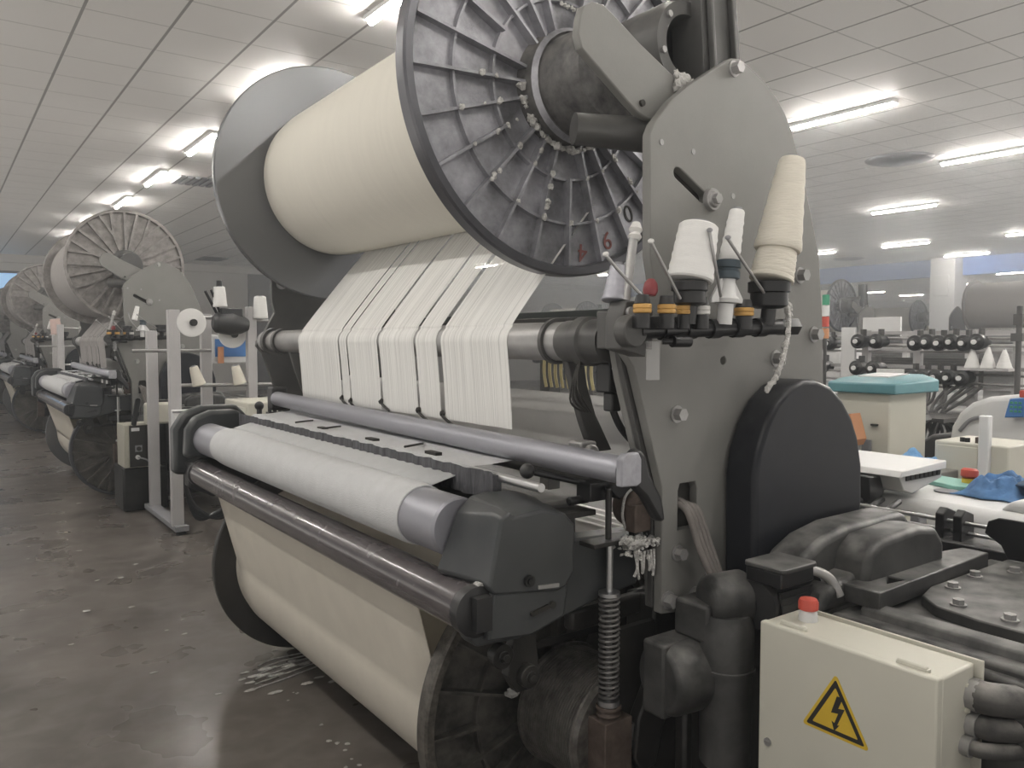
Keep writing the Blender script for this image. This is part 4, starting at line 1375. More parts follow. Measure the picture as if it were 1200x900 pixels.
# ------------------------------------------------------------------ yarn stand between the first and second loom
st = thing('weft_yarn_stand', (1.75, 7.2, 0), 'pale grey post stand with cones and discs between first and second loom', 'yarn stand')
many('post', [MB().box(1.565, 1.655, 6.96, 7.04, 0.06, 1.86), MB().box(1.60, 1.69, 7.96, 8.04, 0.06, 1.70),
              MB().box(1.91, 2.0, 7.30, 7.37, 0.9, 1.84), MB().box(2.22, 2.30, 7.0, 7.07, 1.0, 1.9)], 'post_pale', st, bevel=0.006)
MB().box(1.57, 1.68, 6.90, 8.10, 0.03, 0.075).build('base_rail', 'vent', st, bevel=0.004)
many('foot', [MB().cyl((1.61, 6.95, 0), (1.61, 6.95, 0.03), 0.03, n=16), MB().cyl((1.65, 8.05, 0), (1.65, 8.05, 0.03), 0.03, n=16)], 'black_clean', st)
jb = MB().box(1.565, 1.72, 6.84, 6.955, 0.77, 1.04).build('junction_box', 'white', st, bevel=0.008)
MB().box(1.555, 1.73, 6.835, 6.85, 1.02, 1.035).build('lid_edge', 'vent', jb)
many('cross_rod', [MB().cyl((1.60, 7.0, 1.81), (2.42, 7.05, 1.78), 0.014, n=12), MB().cyl((1.60, 7.0, 1.235), (2.50, 7.05, 1.22), 0.016, n=12),
                   MB().cyl((1.35, 7.3, 1.52), (1.99, 7.3, 1.52), 0.014, n=12)], 'silver_dull', st)
fb = MB()
fb.lathe((1.92, 6.98, 1.76), (2.22, 6.98, 1.74), [(0, 0.05), (0.1, 0.085), (0.5, 0.10), (0.8, 0.08), (1, 0.05)], 24)
fb.box(1.98, 2.16, 6.93, 7.03, 1.78, 1.88)
fb.build('feeder_head', 'black', st, bevel=0.008)
many('guide_stick', [MB().bar((1.96, 7.0, 1.84), (1.86, 6.96, 2.02), 0.016, 0.016), MB().bar((1.99, 7.0, 1.84), (1.905, 6.95, 2.03), 0.014, 0.014)], 'black_clean', st)
for (x, y, z, lb) in ((1.745, 6.98, 1.755, 'round white yarn disc hanging left on the post stand'), (2.12, 7.12, 1.66, 'round white yarn disc partly hidden behind the feeder head')):
    dsk = thing('yarn_disc', (x, y, z), lb, 'yarn disc', 'yarn discs on the post stand')
    MB().lathe((x, y, z), (x, y - 0.03, z), [(0, 0.10), (0.1, 0.118), (0.8, 0.118), (1, 0.10)], 36).build('disc', 'cone', dsk)
    MB().cyl((x + 0.01, y - 0.03, z), (x + 0.01, y - 0.06, z), 0.03, n=10).build('hub', 'oily', dsk)
scones = [yarn_cone((1.98, 6.96, 1.89), (1.975, 6.96, 2.06), 0.058, 0.046, 'cone', 'white yarn cone standing on top of the post stand feeder', 'yarn cones on the post stand', tube_mat='black_clean'),
          yarn_cone((1.80, 6.97, 1.235), (1.755, 6.97, 1.39), 0.055, 0.034, 'cone_cream', 'leaning cream yarn cone low on the post stand, nearer the tall front post', 'yarn cones on the post stand'),
          yarn_cone((2.14, 6.97, 1.235), (2.10, 6.97, 1.39), 0.055, 0.034, 'cone_cream', 'leaning cream yarn cone low on the post stand, farther from the tall front post', 'yarn cones on the post stand'),
          yarn_cone((2.33, 6.99, 1.80), (2.33, 6.99, 1.99), 0.065, 0.05, 'cone', 'pale yarn cone beside the dark far side frame', 'yarn cones on the post stand')]
MB().cyl((1.975, 6.96, 2.06), (1.975, 6.96, 2.11), 0.024, n=16).build('tip', 'black_clean', scones[0])
cab = thing('control_cabinet', (2.2, 6.7, 0), 'cream floor cabinet behind the far ends of the rollers', 'cabinet')
MB().box(1.97, 2.42, 6.25, 6.85, 0.03, 1.12).build('body', 'beige', cab, bevel=0.01)
MB().box(1.962, 1.972, 6.27, 6.83, 0.08, 1.08).build('door', 'beige', cab, bevel=0.004)
many('foot', [MB().box(x, x + 0.05, y, y + 0.05, 0, 0.03) for x in (1.99, 2.35) for y in (6.28, 6.77)], 'black_clean', cab)
vb = MB()
vb.box(1.98, 2.18, 6.02, 6.10, 1.0, 1.02)
vb.cyl((2.0, 6.06, 1.02), (2.0, 6.06, 1.10), 0.02)
vb.ball((2.0, 6.06, 1.11), 0.035)
vb.box(2.06, 2.18, 6.03, 6.09, 1.02, 1.06)
for k in range(3):
    vb.cyl((2.08 + k * 0.04, 6.06, 1.06), (2.08 + k * 0.04, 6.06, 1.085), 0.014)
vb.box(2.10, 2.12, 6.06, 6.26, 0.98, 1.0)
vb.build('valve_block', 'black_clean', cab)
hs = MB()
for k in range(3):
    r = 0.30 + 0.06 * k
    hs.tube([(1.72, 7.15 + 0.05 * k, 0.7), (1.70, 7.1, 0.4), (1.78, 7.05, 0.18 - 0.04 * k), (1.95, 6.95, 0.10 + 0.03 * k), (2.12, 6.95, 0.25), (2.18, 7.0, 0.6 - 0.05 * k)], 0.018, 8)
tag(hs.build('hose_coil', 'black_clean', org=(1.9, 7.0, 0.06)), 'loops of black hose hanging behind the pale post stand', 'hose')
scp = thing('display_panel', (2.25, 7.5, 1.45), 'small blue and white display with orange edge behind the post stand', 'display')
MB().box(2.05, 2.45, 7.50, 7.53, 1.40, 1.66).build('housing', 'white', scp, bevel=0.01)
MB().box(2.08, 2.42, 7.49, 7.50, 1.46, 1.62).build('screen', 'blue_panel', scp)
MB().box(2.10, 2.15, 7.47, 7.49, 1.40, 1.55).build('edge', 'orange', scp)

# ------------------------------------------------------------------ old style beams for the looms further down the row
PITCH_Y = 7.2
old = thing('warp_beam', (1.676, 10.2, PZ), 'upper warp beam of the second loom with forked ribs and grey yarn', 'warp beam')
ribbed_flange('flange', old, 1.676, 2.395, 9.30, 0.582, -1, ribs=28, style='fork', material='flange_old', rim_mat='flange_old')
ob_ = MB().lathe((1.676, 9.28, 2.395), (1.676, 9.02, 2.395), [(0, 0.17), (0.2, 0.16), (0.25, 0.12), (1, 0.11)], 32)
ob_.build('hub', 'plate_dark', old)
dark_flange('flange', old, 1.676, 2.395, 11.15, 0.582, 1, material='flange_old')
MB().lathe((1.676, 9.302, 2.395), (1.676, 11.148, 2.395), [(0, 0.50), (1, 0.50)], 96).build('yarn_roll', 'yarn_grey', old)
ocb = thing('cloth_beam', (CX, 10.1, 0), 'lower cloth beam of the second loom with pale hanging cloth', 'cloth beam')
ribbed_flange('flange', ocb, CX, CZ, 9.15, 0.483, -1, ribs=24, style='fork', material=mat('brown_cast_flange', (0.09, 0.082, 0.072), 0.5, 0.3, 0, 12, col2=(0.19, 0.175, 0.155)), rim_mat='rim')
dark_flange('flange', ocb, CX, CZ, 11.18, 0.483, 1)
MB().lathe((CX, 9.151, CZ), (CX, 11.179, CZ), [(0, 0.36), (1, 0.36)], 72).build('cloth_roll', 'cloth', ocb)
w_ = MB()
w_.grid(lambda u, v: V(1.075 * (1 - u) + (CX - 0.362) * u, 9.17 + 1.95 * v, 0.90 * (1 - u) + (CZ + 0.02) * u), 8, 4)
w_.build('cloth_web', 'cloth', ocb, solid=0.004)

words_row = ['second', 'third', 'fourth']
HEAVY = ('lint', 'coil_spring')
for i, w in enumerate(words_row):
    dy = PITCH_Y * (i + 1)
    dup(loom, (0, dy, 0), f'grey terry loom, {w} in the row along the aisle', 'terry looms along the aisle', skip=HEAVY + ('post', 'bearing_ring'))
    ws_ = dup(sh_o, (0, dy, 0), f'grey warp sheet of the {w} loom in the aisle row')
    ws_.material_slots[0].link = 'OBJECT'
    ws_.material_slots[0].material = M['yarn_grey']
    dup(cwo, (0, dy, 0), f'narrow cloth web on the {w} loom in the aisle row')
    dup(cable_b if False else D.objects['cable_bundle'], (0, dy, 0), f'cable bundle in the frame slot of the {w} loom')
    if i:
        dup(old, (0, dy - PITCH_Y, 0), f'ribbed upper warp beam of the {w} loom in the aisle row')
        dup(ocb, (0, dy - PITCH_Y, 0), f'lower cloth beam of the {w} loom in the aisle row')
    if i < 2:
        dup(rack, (0, dy, 0), f'black feeder rack on the {w} loom in the aisle row')
        dup(cones[1], (-0.08, dy, 0), f'white yarn cone on the rack of the {w} loom')
loom['group'] = 'terry looms along the aisle'
# stand beside the third loom
dup(st, (0, PITCH_Y, 0), 'pale post stand between second and third loom')
dup(scones[0], (0, PITCH_Y, 0), 'white yarn cone on the stand between second and third loom')
pk = yarn_cone((1.72, 15.6, 1.72), (1.69, 15.6, 1.98), 0.09, 0.075, 'cone_pink', 'pinkish yarn cone near the third loom', 'yarn cones far along the row')
pk.location.z += 0.0
MB().cyl((1.72, 15.6, 1.55), (1.72, 15.6, 1.72), 0.03).build('holder', 'beige_d', pk)
MB().box(1.66, 1.78, 15.55, 15.65, 0.0, 1.55).build('post', 'vent', pk)
# switch box in front of the second loom
sb = thing('switch_box', (1.56, 8.15, 0.3), 'black fronted switch box with dial beside the second loom', 'switch box')
MB().box(1.41, 1.73, 8.10, 8.45, 0.42, 0.82).build('body', 'beige_d', sb, bevel=0.006)
bf = MB().box(1.455, 1.735, 8.085, 8.10, 0.43, 0.815).build('front', 'ink', sb)
MB().box(1.47, 1.54, 8.08, 8.085, 0.765, 0.795).build('name_plate', 'white', bf)
MB().box(1.50, 1.56, 8.078, 8.085, 0.57, 0.63).build('dial_plate', 'vent', bf)
MB().cyl((1.53, 8.078, 0.60), (1.53, 8.06, 0.60), 0.02).build('dial', 'ink', bf)
MB().cyl((1.52, 8.085, 0.52), (1.52, 8.06, 0.52), 0.02).build('plug', 'white', bf)
MB().tube([(1.52, 8.06, 0.52), (1.58, 8.04, 0.50), (1.66, 8.05, 0.44)], 0.008).build('cable', 'vent', bf)
MB().box(1.40, 1.80, 8.15, 8.6, 0.0, 0.42).build('plinth', 'oily', sb, bevel=0.02)
hdv = MB().box(1.60, 1.85, 8.05, 8.20, 0.82, 1.02)
hdv.build('white_housing', 'beige', sb, bevel=0.02)
MB().prism(capsule((1.50, 0.83), (1.54, 1.05), 0.02), 8.10, 8.14).build('lever', 'black_clean', sb)

# ------------------------------------------------------------------ looms far off on the right
def far_loom(dx, dy, label, beam_label, roll=None):
    dup(loom, (dx, dy, 0), label, 'looms far across the hall', skip=HEAVY)
    b = dup(old if roll else pile, (dx, dy - (PITCH_Y if roll else 0), 0), beam_label, None, skip=HEAVY)
    return b


far_loom(14.9, 8.3, 'distant loom right beside the edge of the big frame plate', 'ribbed warp beam of the distant loom beside the big frame plate edge')
far_loom(25.4, 12.0, 'very distant loom just left of the white pillar', 'small ribbed warp beam just left of the white pillar')
far_loom(17.3, 4.6, 'distant loom to the right of the white pillar', 'thick pale full warp beam to the right of the white pillar', True)
far_loom(16.7, 19.0, 'distant loom glimpsed above the whip roller under the big beam', 'small ribbed warp beam glimpsed under the big warp beam')

random.seed(21)
fl = MB()
for k in range(34):
    x, y = 1.0 + random.gauss(0.35, 0.22), 3.75 + random.gauss(0, 0.16)
    fl.ball((x, y, 0.003), random.uniform(0.006, 0.02), 6, (2.2, 1.0, 0.12), 0.9, k)
for k in range(6):
    fl.tube([(1.15 + 0.02 * k, 3.62 + 0.05 * k, 0.004), (1.35, 3.66 + 0.05 * k, 0.004), (1.62, 3.74 + 0.03 * k, 0.004)], 0.0035, 5)
for k in range(26):
    fl.ball((random.uniform(0.2, 1.3), random.uniform(4.5, 10), 0.003), random.uniform(0.006, 0.018), 6, (1.6, 1.0, 0.12), 0.9, k + 80)
for k in range(25):
    fl.ball((1.26 + random.gauss(0, 0.02), random.uniform(1.9, 3.5), 0.003), random.uniform(0.004, 0.01), 6, (1.6, 1.6, 0.2), 0.9, k + 140)
tag(fl.build('floor_lint', 'lint', org=(1.2, 3.7, 0)), 'scraps of pale lint on the floor near the far wheel of the lower beam', 'lint', kind='stuff')

# ------------------------------------------------------------------ machines and gear standing to the right of the first loom
wm = thing('machine_cover', (3.56, 1.45, 0.0), 'big glossy white machine cover with small round hatch on its top', 'machine cover')
MB().box(3.28, 3.88, 0.9, 1.93, 0.0, 0.945).build('body', 'white', wm, bevel=0.05, seg=4)
MB().prism([(1.40, 0.94), (1.36, 0.985), (1.25, 1.0), (0.95, 1.0), (0.92, 0.94)], 3.34, 3.85, 'X').build('raised_lid', 'white', wm, bevel=0.02, seg=3)
MB().cyl((3.56, 1.70, 0.944), (3.56, 1.70, 0.952), 0.05, n=28).build('hatch', 'vent', wm)
bnk = thing('sensor_bank', (3.35, 1.95, 0.95), 'long pale grey sensor box with a row of small dark holes', 'sensor box')
MB().prism([(3.17, 1.045), (3.19, 1.07), (3.55, 1.085), (3.55, 1.05)], 1.70, 2.55).build('top_plate', 'white', bnk, bevel=0.004)
MB().prism([(3.19, 1.045), (3.23, 0.985), (3.30, 0.965), (3.54, 1.01), (3.54, 1.05)], 1.715, 2.50).build('body', mat('pale_grey_casting', (0.46, 0.46, 0.45), 0.5), bnk, bevel=0.004)
many('sensor_hole', [MB().box(3.24 + k * 0.036, 3.264 + k * 0.036, 1.709, 1.716, 1.024, 1.044) for k in range(8)], 'ink', bnk)
MB().prism([(3.12, 1.04), (3.12, 0.93), (3.20, 0.93), (3.235, 0.97), (3.20, 1.04)], 1.80, 2.5).build('end_bracket', 'black_clean', bnk, bevel=0.005)
MB().lathe((3.08, 1.98, 1.01), (3.10, 1.93, 1.01), [(0, 0.035), (0, 0.05), (1, 0.05), (1, 0.035)], 20, cap=False).build('cream_ring', 'beige', bnk)
MB().box(3.2, 3.26, 1.9, 2.4, 0.0, 0.96).build('support', 'plate_dark', bnk)
mc = thing('nozzle_mechanism', (3.15, 1.75, 0.8), 'dusty small dark mechanism below the pale sensor box', 'mechanism')
MB().box(3.02, 3.25, 1.62, 2.3, 0.80, 0.88).build('carrier', 'beige_d', mc, bevel=0.01)
MB().box(3.06, 3.12, 1.56, 1.60, 0.78, 0.93).build('stop', 'vent', mc, bevel=0.006)
many('nozzle', [MB().tube([(3.06, 1.72 + 0.07 * k, 0.88), (3.10, 1.70 + 0.07 * k, 0.93), (3.18, 1.71 + 0.07 * k, 0.945)], 0.014, 8) for k in range(6)], 'black', mc)
lm = MB()
for k in range(40):
    lm.ball((random.uniform(3.04, 3.22), random.uniform(1.64, 2.2), 0.885 + random.uniform(0, 0.015)), random.uniform(0.008, 0.02), 6, (1.3, 1.3, 0.7), 1.0, k)
lm.build('lint', 'lint', mc)['kind'] = 'stuff'
MB().box(3.03, 3.24, 1.65, 2.25, 0.0, 0.80).build('pedestal', 'oily', mc)
pad = MB().prism([(3.62, 1.70), (3.66, 1.60), (3.80, 1.62), (3.86, 1.90), (3.70, 1.90)], 0.946, 0.966, 'Z').build('clip_pad', 'mint', org=(3.75, 1.75, 0.946), bevel=0.004)
tag(pad, 'mint green pad lying on the white machine cover', 'pad')
rb_ = thing('stop_button', (3.76, 1.70, 0.966), 'red mushroom stop button on a pale yellow collar beside the green pad', 'stop button')
MB().cyl((3.76, 1.70, 0.966), (3.76, 1.70, 0.985), 0.03).build('collar', 'yellow', rb_)
MB().lathe((3.76, 1.70, 0.985), (3.765, 1.70, 1.03), [(0, 0.025), (0.2, 0.036), (0.8, 0.036), (1, 0.026)], 24).build('button_cap', 'red', rb_)


def crumple(name, x0, x1, y0, y1, z0, h, material, label, seed, org):
    m = MB()

    def fn(u, v):
        e = min(1, 5 * min(u, 1 - u)) * min(1, 5 * min(v, 1 - v))
        n1 = noise.noise(V(u * 4 + seed, v * 3.2, 0.3))
        n2 = abs(noise.noise(V(u * 8 + seed, v * 5 + 2, 1.3)))
        z = z0 + e * (h * (0.55 + 0.6 * n1) + 0.05 * n2) + 0.002
        return V(x0 + (x1 - x0) * u + 0.03 * noise.noise(V(v * 3, seed, u)), y0 + (y1 - y0) * v + 0.03 * noise.noise(V(u * 3, seed + 5, v)), z)
    m.grid(fn, 40, 40)
    o = m.build(name, material, org=org, solid=0.004)
    return tag(o, label, 'cloth')


crumple('blue_cloth', 3.50, 3.92, 1.42, 1.66, 0.95, 0.075, 'blue', 'crumpled bright blue cloth on the white machine cover', 1.0, (3.7, 1.5, 0.95))
crumple('blue_cloth', 3.60, 4.15, 1.10, 1.48, 1.005, 0.085, 'blue_d', 'crumpled darker blue cloth heap right of the bright blue cloth', 4.0, (3.9, 1.3, 1.0))
tbx = thing('side_table', (4.15, 2.1, 0), 'low grey bench behind the sensor box', 'bench')
MB().box(3.9, 4.32, 1.95, 2.45, 0.90, 0.95).build('top', 'plate', tbx, bevel=0.004)
many('leg', [MB().box(x, x + 0.04, y, y + 0.04, 0, 0.90) for x in (3.93, 4.25) for y in (1.98, 2.38)], 'plate_dark', tbx)
crumple('blue_cloth', 3.93, 4.28, 2.02, 2.26, 0.95, 0.05, mat('light_blue_cloth', (0.16, 0.33, 0.56), 0.85, 0, 0.2, 10), 'small light blue cloth on the bench behind the sensor box', 8.0, (4.1, 2.15, 0.95))
wb = thing('switch_cabinet', (4.35, 1.9, 0), 'cream switch cabinet with two black toggles on its lid', 'switch cabinet')
MB().box(4.20, 4.55, 1.72, 2.075, 0.25, 1.09).build('body', 'beige', wb, bevel=0.008)
MB().box(4.193, 4.20, 1.86, 2.06, 0.30, 1.07).build('door', 'beige', wb, bevel=0.004)
MB().box(4.17, 4.21, 1.80, 1.85, 0.30, 1.235).build('upright', 'white', wb, bevel=0.006)
many('toggle', [MB().cyl((4.24, y, 1.09), (4.24, y, 1.112), 0.012, n=12) for y in (1.955, 1.93)], 'black_clean', wb)
MB().box(4.22, 4.27, 1.855, 1.885, 1.09, 1.12).build('fuse', 'rust', wb)
MB().box(4.22, 4.53, 1.74, 2.05, 0.0, 0.25).build('plinth', 'plate_dark', wb)
tc_ = thing('control_console', (4.8, 2.73, 0), 'tall cream console with a teal sloping top', 'console')
MB().box(4.62, 5.05, 2.55, 2.90, 0.0, 1.285).build('body', 'beige', tc_, bevel=0.01)
m = MB()
m.add([V(4.58, 2.50, 1.285), V(4.58, 2.94, 1.285), V(5.10, 2.94, 1.285), V(5.10, 2.50, 1.285), V(4.58, 2.50, 1.345), V(4.58, 2.94, 1.345), V(5.10, 2.94, 1.36), V(5.10, 2.50, 1.36),
       V(4.66, 2.56, 1.375), V(4.66, 2.88, 1.375), V(5.02, 2.88, 1.395), V(5.02, 2.56, 1.395)],
      [(3, 2, 1, 0), (0, 1, 5, 4), (1, 2, 6, 5), (2, 3, 7, 6), (3, 0, 4, 7), (4, 5, 9, 8), (5, 6, 10, 9), (6, 7, 11, 10), (7, 4, 8, 11), (8, 9, 10, 11)])
tp = m.build('console_top', 'teal', tc_, bevel=0.008)
MB().box(4.72, 4.96, 2.62, 2.82, 1.378, 1.392, rot=('Y', -0.055)).build('display', 'white', tp)
MB().box(4.60, 4.62, 2.62, 2.66, 1.09, 1.10).build('handle', 'ink', tc_)
MB().box(4.61, 4.62, 2.66, 2.72, 0.90, 1.00).build('louvre', 'vent', tc_)
og = thing('orange_edged_unit', (4.55, 2.75, 0), 'small grey unit with an orange edge in front of the teal console', 'machine unit')
MB().prism([(2.80, 0.87), (2.80, 1.165), (2.69, 1.165), (2.655, 1.02), (2.69, 0.87)], 4.42, 4.52, 'X').build('body', mat('grey_unit_paint', (0.36, 0.36, 0.37), 0.5), og, bevel=0.008)
MB().prism([(2.70, 1.165), (2.68, 1.17), (2.635, 1.02), (2.655, 0.98), (2.67, 1.02)], 4.415, 4.52, 'X').build('orange_edge', 'orange', og)
MB().box(4.45, 4.50, 2.71, 2.77, 0.0, 0.87).build('stand', 'plate_dark', og)
bn = thing('waste_bin', (6.0, 3.25, 0), 'dark grey waste bin with a black bag folded over its rim', 'bin')
MB().lathe((6.0, 3.25, 0), (6.0, 3.25, 1.05), [(0, 0.13), (0.03, 0.14), (1, 0.17)], 28).build('body', 'bin', bn)
m = MB()
m.lathe((6.0, 3.25, 0.98), (6.0, 3.25, 1.09), [(0, 0.20), (0.3, 0.235), (0.6, 0.22), (0.9, 0.20), (1, 0.13)], 28)
for k in range(12):
    m.ball((6.0 + 0.17 * math.cos(k), 3.25 + 0.17 * math.sin(k * 1.3), 1.06), 0.06, 8, (1.4, 1.4, 0.5), 0.6, k)
m.build('bag', 'plate_dark', bn)
bb_ = thing('drive_unit', (5.7, 2.72, 0), 'black drive unit on the floor between bin and white dome cover', 'drive unit')
MB().prism([(2.60, 0.0), (2.86, 0.0), (2.86, 0.84), (2.80, 0.92), (2.74, 0.965), (2.60, 0.985)], 5.5, 5.95, 'X').build('body', 'black', bb_, bevel=0.02, seg=3)
MB().cyl((5.48, 2.72, 0.7), (5.50, 2.72, 0.7), 0.06).build('cap', 'plate_dark', bb_)
dmc = thing('dome_cover', (5.3, 2.0, 0), 'white rounded machine housing with a blue keypad', 'machine housing')
MB().prism([(2.40, 0.0), (2.40, 0.95), (2.385, 1.08), (2.34, 1.17), (2.27, 1.235), (2.17, 1.275), (2.02, 1.295), (1.6, 1.30), (1.2, 1.28), (1.2, 0.0)], 5.02, 5.7, 'X').build('housing', 'white', dmc, bevel=0.03, seg=4)
MB().tube([(5.015, 2.33, 1.06), (5.01, 2.27, 1.13), (5.01, 2.18, 1.16)], 0.012, 8).build('moulded_edge', 'vent', dmc)
kp = MB().prism([(1.955, 1.175), (2.055, 1.165), (2.03, 1.275), (1.95, 1.285)], 4.94, 5.01, 'X').build('keypad', 'blue_panel', dmc, bevel=0.006)
many('key', [MB().box(4.933, 4.94, 1.965 + 0.022 * i, 1.979 + 0.022 * i, 1.20 + 0.024 * j, 1.212 + 0.024 * j) for i in range(3) for j in range(3)], 'green', kp)
MB().box(4.95, 5.0, 1.955, 1.985, 1.285, 1.325).build('red_switch', 'red', kp, bevel=0.006)
sgt = thing('signal_tower', (5.0, 3.235, 0), 'signal tower with green white red and orange segments beside the frame edge', 'signal light')
MB().cyl((5.0, 3.235, 0), (5.0, 3.235, 1.62), 0.012).build('pole', 'plate_dark', sgt)
for z0, c in ((1.62, 'orange'), (1.70, 'red'), (1.775, 'white'), (1.85, 'green')):
    MB().cyl((5.0, 3.235, z0), (5.0, 3.235, z0 + 0.07), 0.024, n=20).build('lens', c, sgt)


def creel(x, ys, y0, y1, label):
    c = thing('yarn_creel', (x, (y0 + y1) / 2, 0), label, 'creel')
    many('post', [MB().box(x - 0.03, x + 0.03, y - 0.03, y + 0.03, 0, 1.70) for y in ys], 'post_pale', c)
    many('rail', [MB().box(x - 0.02, x + 0.02, y0, y1, z, z + h) for z, h in ((1.66, 0.03), (1.50, 0.02), (1.36, 0.03), (1.20, 0.025), (1.06, 0.04))], 'post_pale', c)
    many('rod', [MB().cyl((x - 0.06, y0, z), (x - 0.06, y1, z), 0.011, n=8) for z in (1.625, 1.56, 1.325, 1.25)], 'silver_dull', c)
    return c


cr1 = creel(7.0, (4.60, 4.10, 3.62, 3.16, 2.82), 2.7, 4.66, 'nearest pale creel frame loaded with dark yarn feeders')
cr2 = creel(9.2, (6.4, 5.6, 4.9, 4.2, 3.5), 3.3, 6.5, 'farther pale creel frame behind the feeder rows')
pans = []
for (y0, y1, z0, z1, xx, lb) in ((4.17, 4.31, 1.22, 1.73, 6.92, 'narrow white board at the left end of the creel'), (3.62, 3.86, 1.06, 1.36, 6.75, 'square white board hanging low on the creel'),
                                 (3.80, 4.16, 1.64, 1.82, 7.021, 'wide white hood on top of the creel left of the beams'), (2.80, 3.10, 1.10, 1.55, 7.05, 'large pale board at the right end of the creel')):
    b = MB().box(xx, xx + 0.03, y0, y1, z0, z1).build('creel_board', 'white', org=(xx, y0, z0), bevel=0.004)
    tag(b, lb, 'board')
fd0 = thing('weft_feeder', (0, 0, 0), 'round black yarn feeder with pale centre on the creel', 'yarn feeder', 'yarn feeders on the near creel')
MB().lathe((0.10, 0, 0), (-0.10, 0, 0), [(0, 0.03), (0.05, 0.05), (0.55, 0.05), (0.6, 0.066), (0.85, 0.066), (0.9, 0.04), (1, 0.03)], 24).build('drum', 'black_clean', fd0)
MB().cyl((-0.10, 0, 0), (-0.115, 0, 0), 0.020, n=16).build('centre', 'white', fd0)
MB().box(0.0, 0.06, -0.012, 0.012, 0.05, 0.11).build('bracket', 'plate_dark', fd0)
spots = [(6.86, 4.07, 1.60), (6.86, 3.90, 1.60), (6.86, 4.08, 1.36), (6.86, 3.92, 1.36)] + [(6.88, 3.56 - 0.10 * k, 1.585 + 0.01 * (k % 2)) for k in range(6)] + [(6.86, 3.58 - 0.105 * k, 1.30) for k in range(5)] + [(6.95, 4.52 - 0.1 * k, 1.58) for k in range(2)] + [(6.95, 4.50, 1.36)]
fl_ = ['upper left of the creel, outer one of two', 'upper left of the creel, inner one of two', 'lower left of the creel, outer one of two', 'lower left of the creel, inner one of two']
for i, p in enumerate(spots):
    if i < 4:
        lb = 'round black yarn feeder at the ' + fl_[i]
        gr = 'yarn feeders at the creel end'
    elif i < 10:
        lb = 'round black yarn feeder in the upper row on the creel'
        gr = 'upper row of yarn feeders'
    elif i < 15:
        lb = 'round black yarn feeder in the lower row on the creel'
        gr = 'lower row of yarn feeders'
    else:
        lb = 'round black yarn feeder close to the big frame plate edge'
        gr = 'yarn feeders beside the plate edge'
    if i == 0:
        fd0.location = p
        fd0['_o'] = (0, 0, 0)
        fd0['label'], fd0['group'] = lb, gr
    else:
        dup(fd0, Vector(p) - Vector(fd0.location), lb, gr)
csh = MB().box(6.78, 7.0, 2.80, 3.18, 1.365, 1.385).build('cone_shelf', 'post_pale', cr1)
for (y, h) in ((3.10, 0.16), (2.98, 0.17), (2.86, 0.15)):
    yarn_cone((6.85, y, 1.385), (6.85, y, 1.385 + h), 0.06, 0.012, 'cone', 'pointed white yarn cone on the right end of the creel', 'white cones on the creel')
lg = thing('cable_tree', (6.7, 3.3, 0), 'tangle of dark hoses below the lower feeder row', 'hoses')
random.seed(5)
many('hose', [MB().tube([(6.85, 3.50 - 0.06 * k, 1.24), (6.80, 3.42 - 0.03 * k + random.uniform(-0.05, 0.05), 1.12), (6.75, 3.34 + random.uniform(-0.1, 0.1), 1.0), (6.7, 3.25 + 0.05 * (k - 4), 0.8), (6.7, 3.3 + 0.03 * k, 0.02)], 0.014, 7) for k in range(9)], 'plate_dark', lg)
wt = thing('work_table', (6.4, 3.4, 0), 'dark work table under the creel with crossed legs', 'table')
MB().box(6.2, 6.7, 3.0, 3.7, 0.98, 1.01).build('top', 'plate_dark', wt)
many('leg', [MB().bar((6.25, 3.05, 0), (6.25, 3.35, 0.98), 0.03, 0.03), MB().bar((6.25, 3.40, 0), (6.25, 3.08, 0.98), 0.03, 0.03), MB().bar((6.65, 3.05, 0), (6.65, 3.35, 0.98), 0.03, 0.03), MB().bar((6.65, 3.40, 0), (6.65, 3.08, 0.98), 0.03, 0.03)], 'plate_dark', wt)
plr = MB().cyl((6.5, 2.62, 0.0), (6.5, 2.62, 1.86), 0.02, n=12)
plr.box(6.46, 6.54, 2.58, 2.66, 1.6, 1.66)
plr.box(6.47, 6.53, 2.59, 2.65, 1.72, 1.80)
tag(plr.build('thin_pole', 'plate_dark', org=(6.5, 2.62, 0)), 'thin dark pole in front of the distant full beam', 'pole')
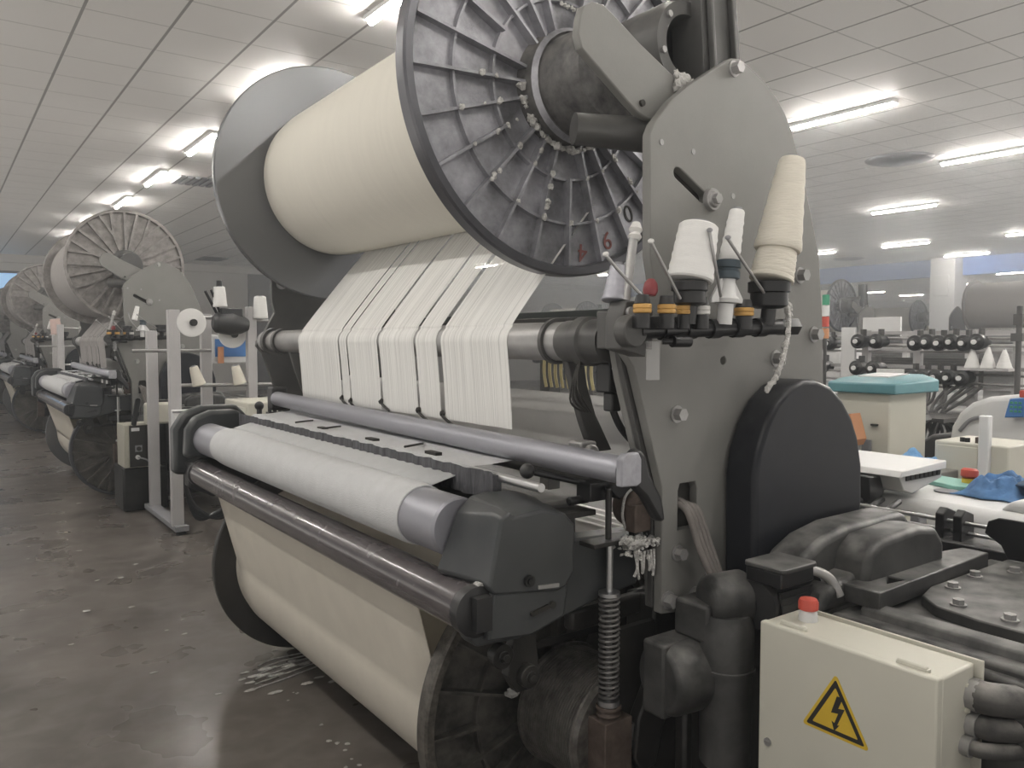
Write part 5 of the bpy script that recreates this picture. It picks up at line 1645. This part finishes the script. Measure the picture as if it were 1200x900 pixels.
# white weaving machine bodies behind the creel
for (x, y0, y1, lb) in ((7.7, 2.2, 5.2, 'long white loom body right behind the near creel'), (10.4, 3.6, 7.6, 'long white loom body behind the farther creel'), (13.0, 4.8, 9.4, 'long pale loom body far off before the white pillar')):
    b = thing('loom_body', (x, (y0 + y1) / 2, 0), lb, 'loom body')
    MB().prism([(x - 0.3, 0.0), (x - 0.3, 1.0), (x - 0.22, 1.12), (x + 0.25, 1.16), (x + 0.4, 1.0), (x + 0.4, 0.0)], y0, y1).build('housing', 'white', b, bevel=0.02)
    MB().cyl((x - 0.36, y0 + 0.1, 0.95), (x - 0.36, y1 - 0.1, 0.95), 0.06, n=18).build('roller', 'silver_dull', b)
    MB().box(x - 0.2, x + 0.3, y1 - 0.5, y1, 1.15, 1.55).build('end_tower', 'white', b, bevel=0.03)
    MB().box(x - 0.2, x + 0.3, y0, y0 + 0.3, 1.15, 1.5).build('end_tower', 'post_pale', b, bevel=0.03)
    many('harness_bar', [MB().box(x - 0.15 + 0.08 * k, x - 0.12 + 0.08 * k, y0 + 0.35, y1 - 0.55, 1.2, 1.38 + 0.02 * k) for k in range(4)], 'plate_dark', b)

# ------------------------------------------------------------------ thin haze volume added to imitate lens glare
HAZE = 0.007
hz = D.materials.new('glare_haze')
hz.use_nodes = True
_n = hz.node_tree
_n.nodes.remove(_n.nodes['Principled BSDF'])
_vs = _n.nodes.new('ShaderNodeVolumeScatter')
_vs.inputs['Color'].default_value = (0.90, 0.95, 1.0, 1)
_vs.inputs['Density'].default_value = HAZE
_vs.inputs['Anisotropy'].default_value = 0.35
_n.links.new(_vs.outputs[0], _n.nodes['Material Output'].inputs['Volume'])
# denser under the ceiling and to the right, to brighten those parts
_tc = _n.nodes.new('ShaderNodeTexCoord')
_sp = _n.nodes.new('ShaderNodeSeparateXYZ')
_n.links.new(_tc.outputs['Object'], _sp.inputs[0])


def _mr(sock, a, b, c, d):
    r = _n.nodes.new('ShaderNodeMapRange')
    r.interpolation_type = 'SMOOTHSTEP'
    for k_, v_ in zip(('From Min', 'From Max', 'To Min', 'To Max'), (a, b, c, d)):
        r.inputs[k_].default_value = v_
    _n.links.new(sock, r.inputs['Value'])
    return r.outputs['Result']


_mm = _n.nodes.new('ShaderNodeMath')
_mm.operation = 'MULTIPLY_ADD'
_mu = _n.nodes.new('ShaderNodeMath')
_mu.operation = 'MULTIPLY'
_n.links.new(_mr(_sp.outputs['Z'], 1.6, 3.2, 0.15, 1.0), _mu.inputs[0])
_n.links.new(_mr(_sp.outputs['X'], 3.0, 9.0, 0.0, 1.0), _mu.inputs[1])
_n.links.new(_mu.outputs[0], _mm.inputs[0])
_mm.inputs[1].default_value = 0.040
_mm.inputs[2].default_value = HAZE
_n.links.new(_mm.outputs[0], _vs.inputs['Density'])
hzo = MB().box(-3.9, 55.9, -2.9, 26.1, 0.01, HC - 0.01).build('haze', hz, smooth=False)
hzo['kind'] = 'stuff'
tag(hzo, 'thin bright haze filling the hall, added to imitate lens glare', 'haze')
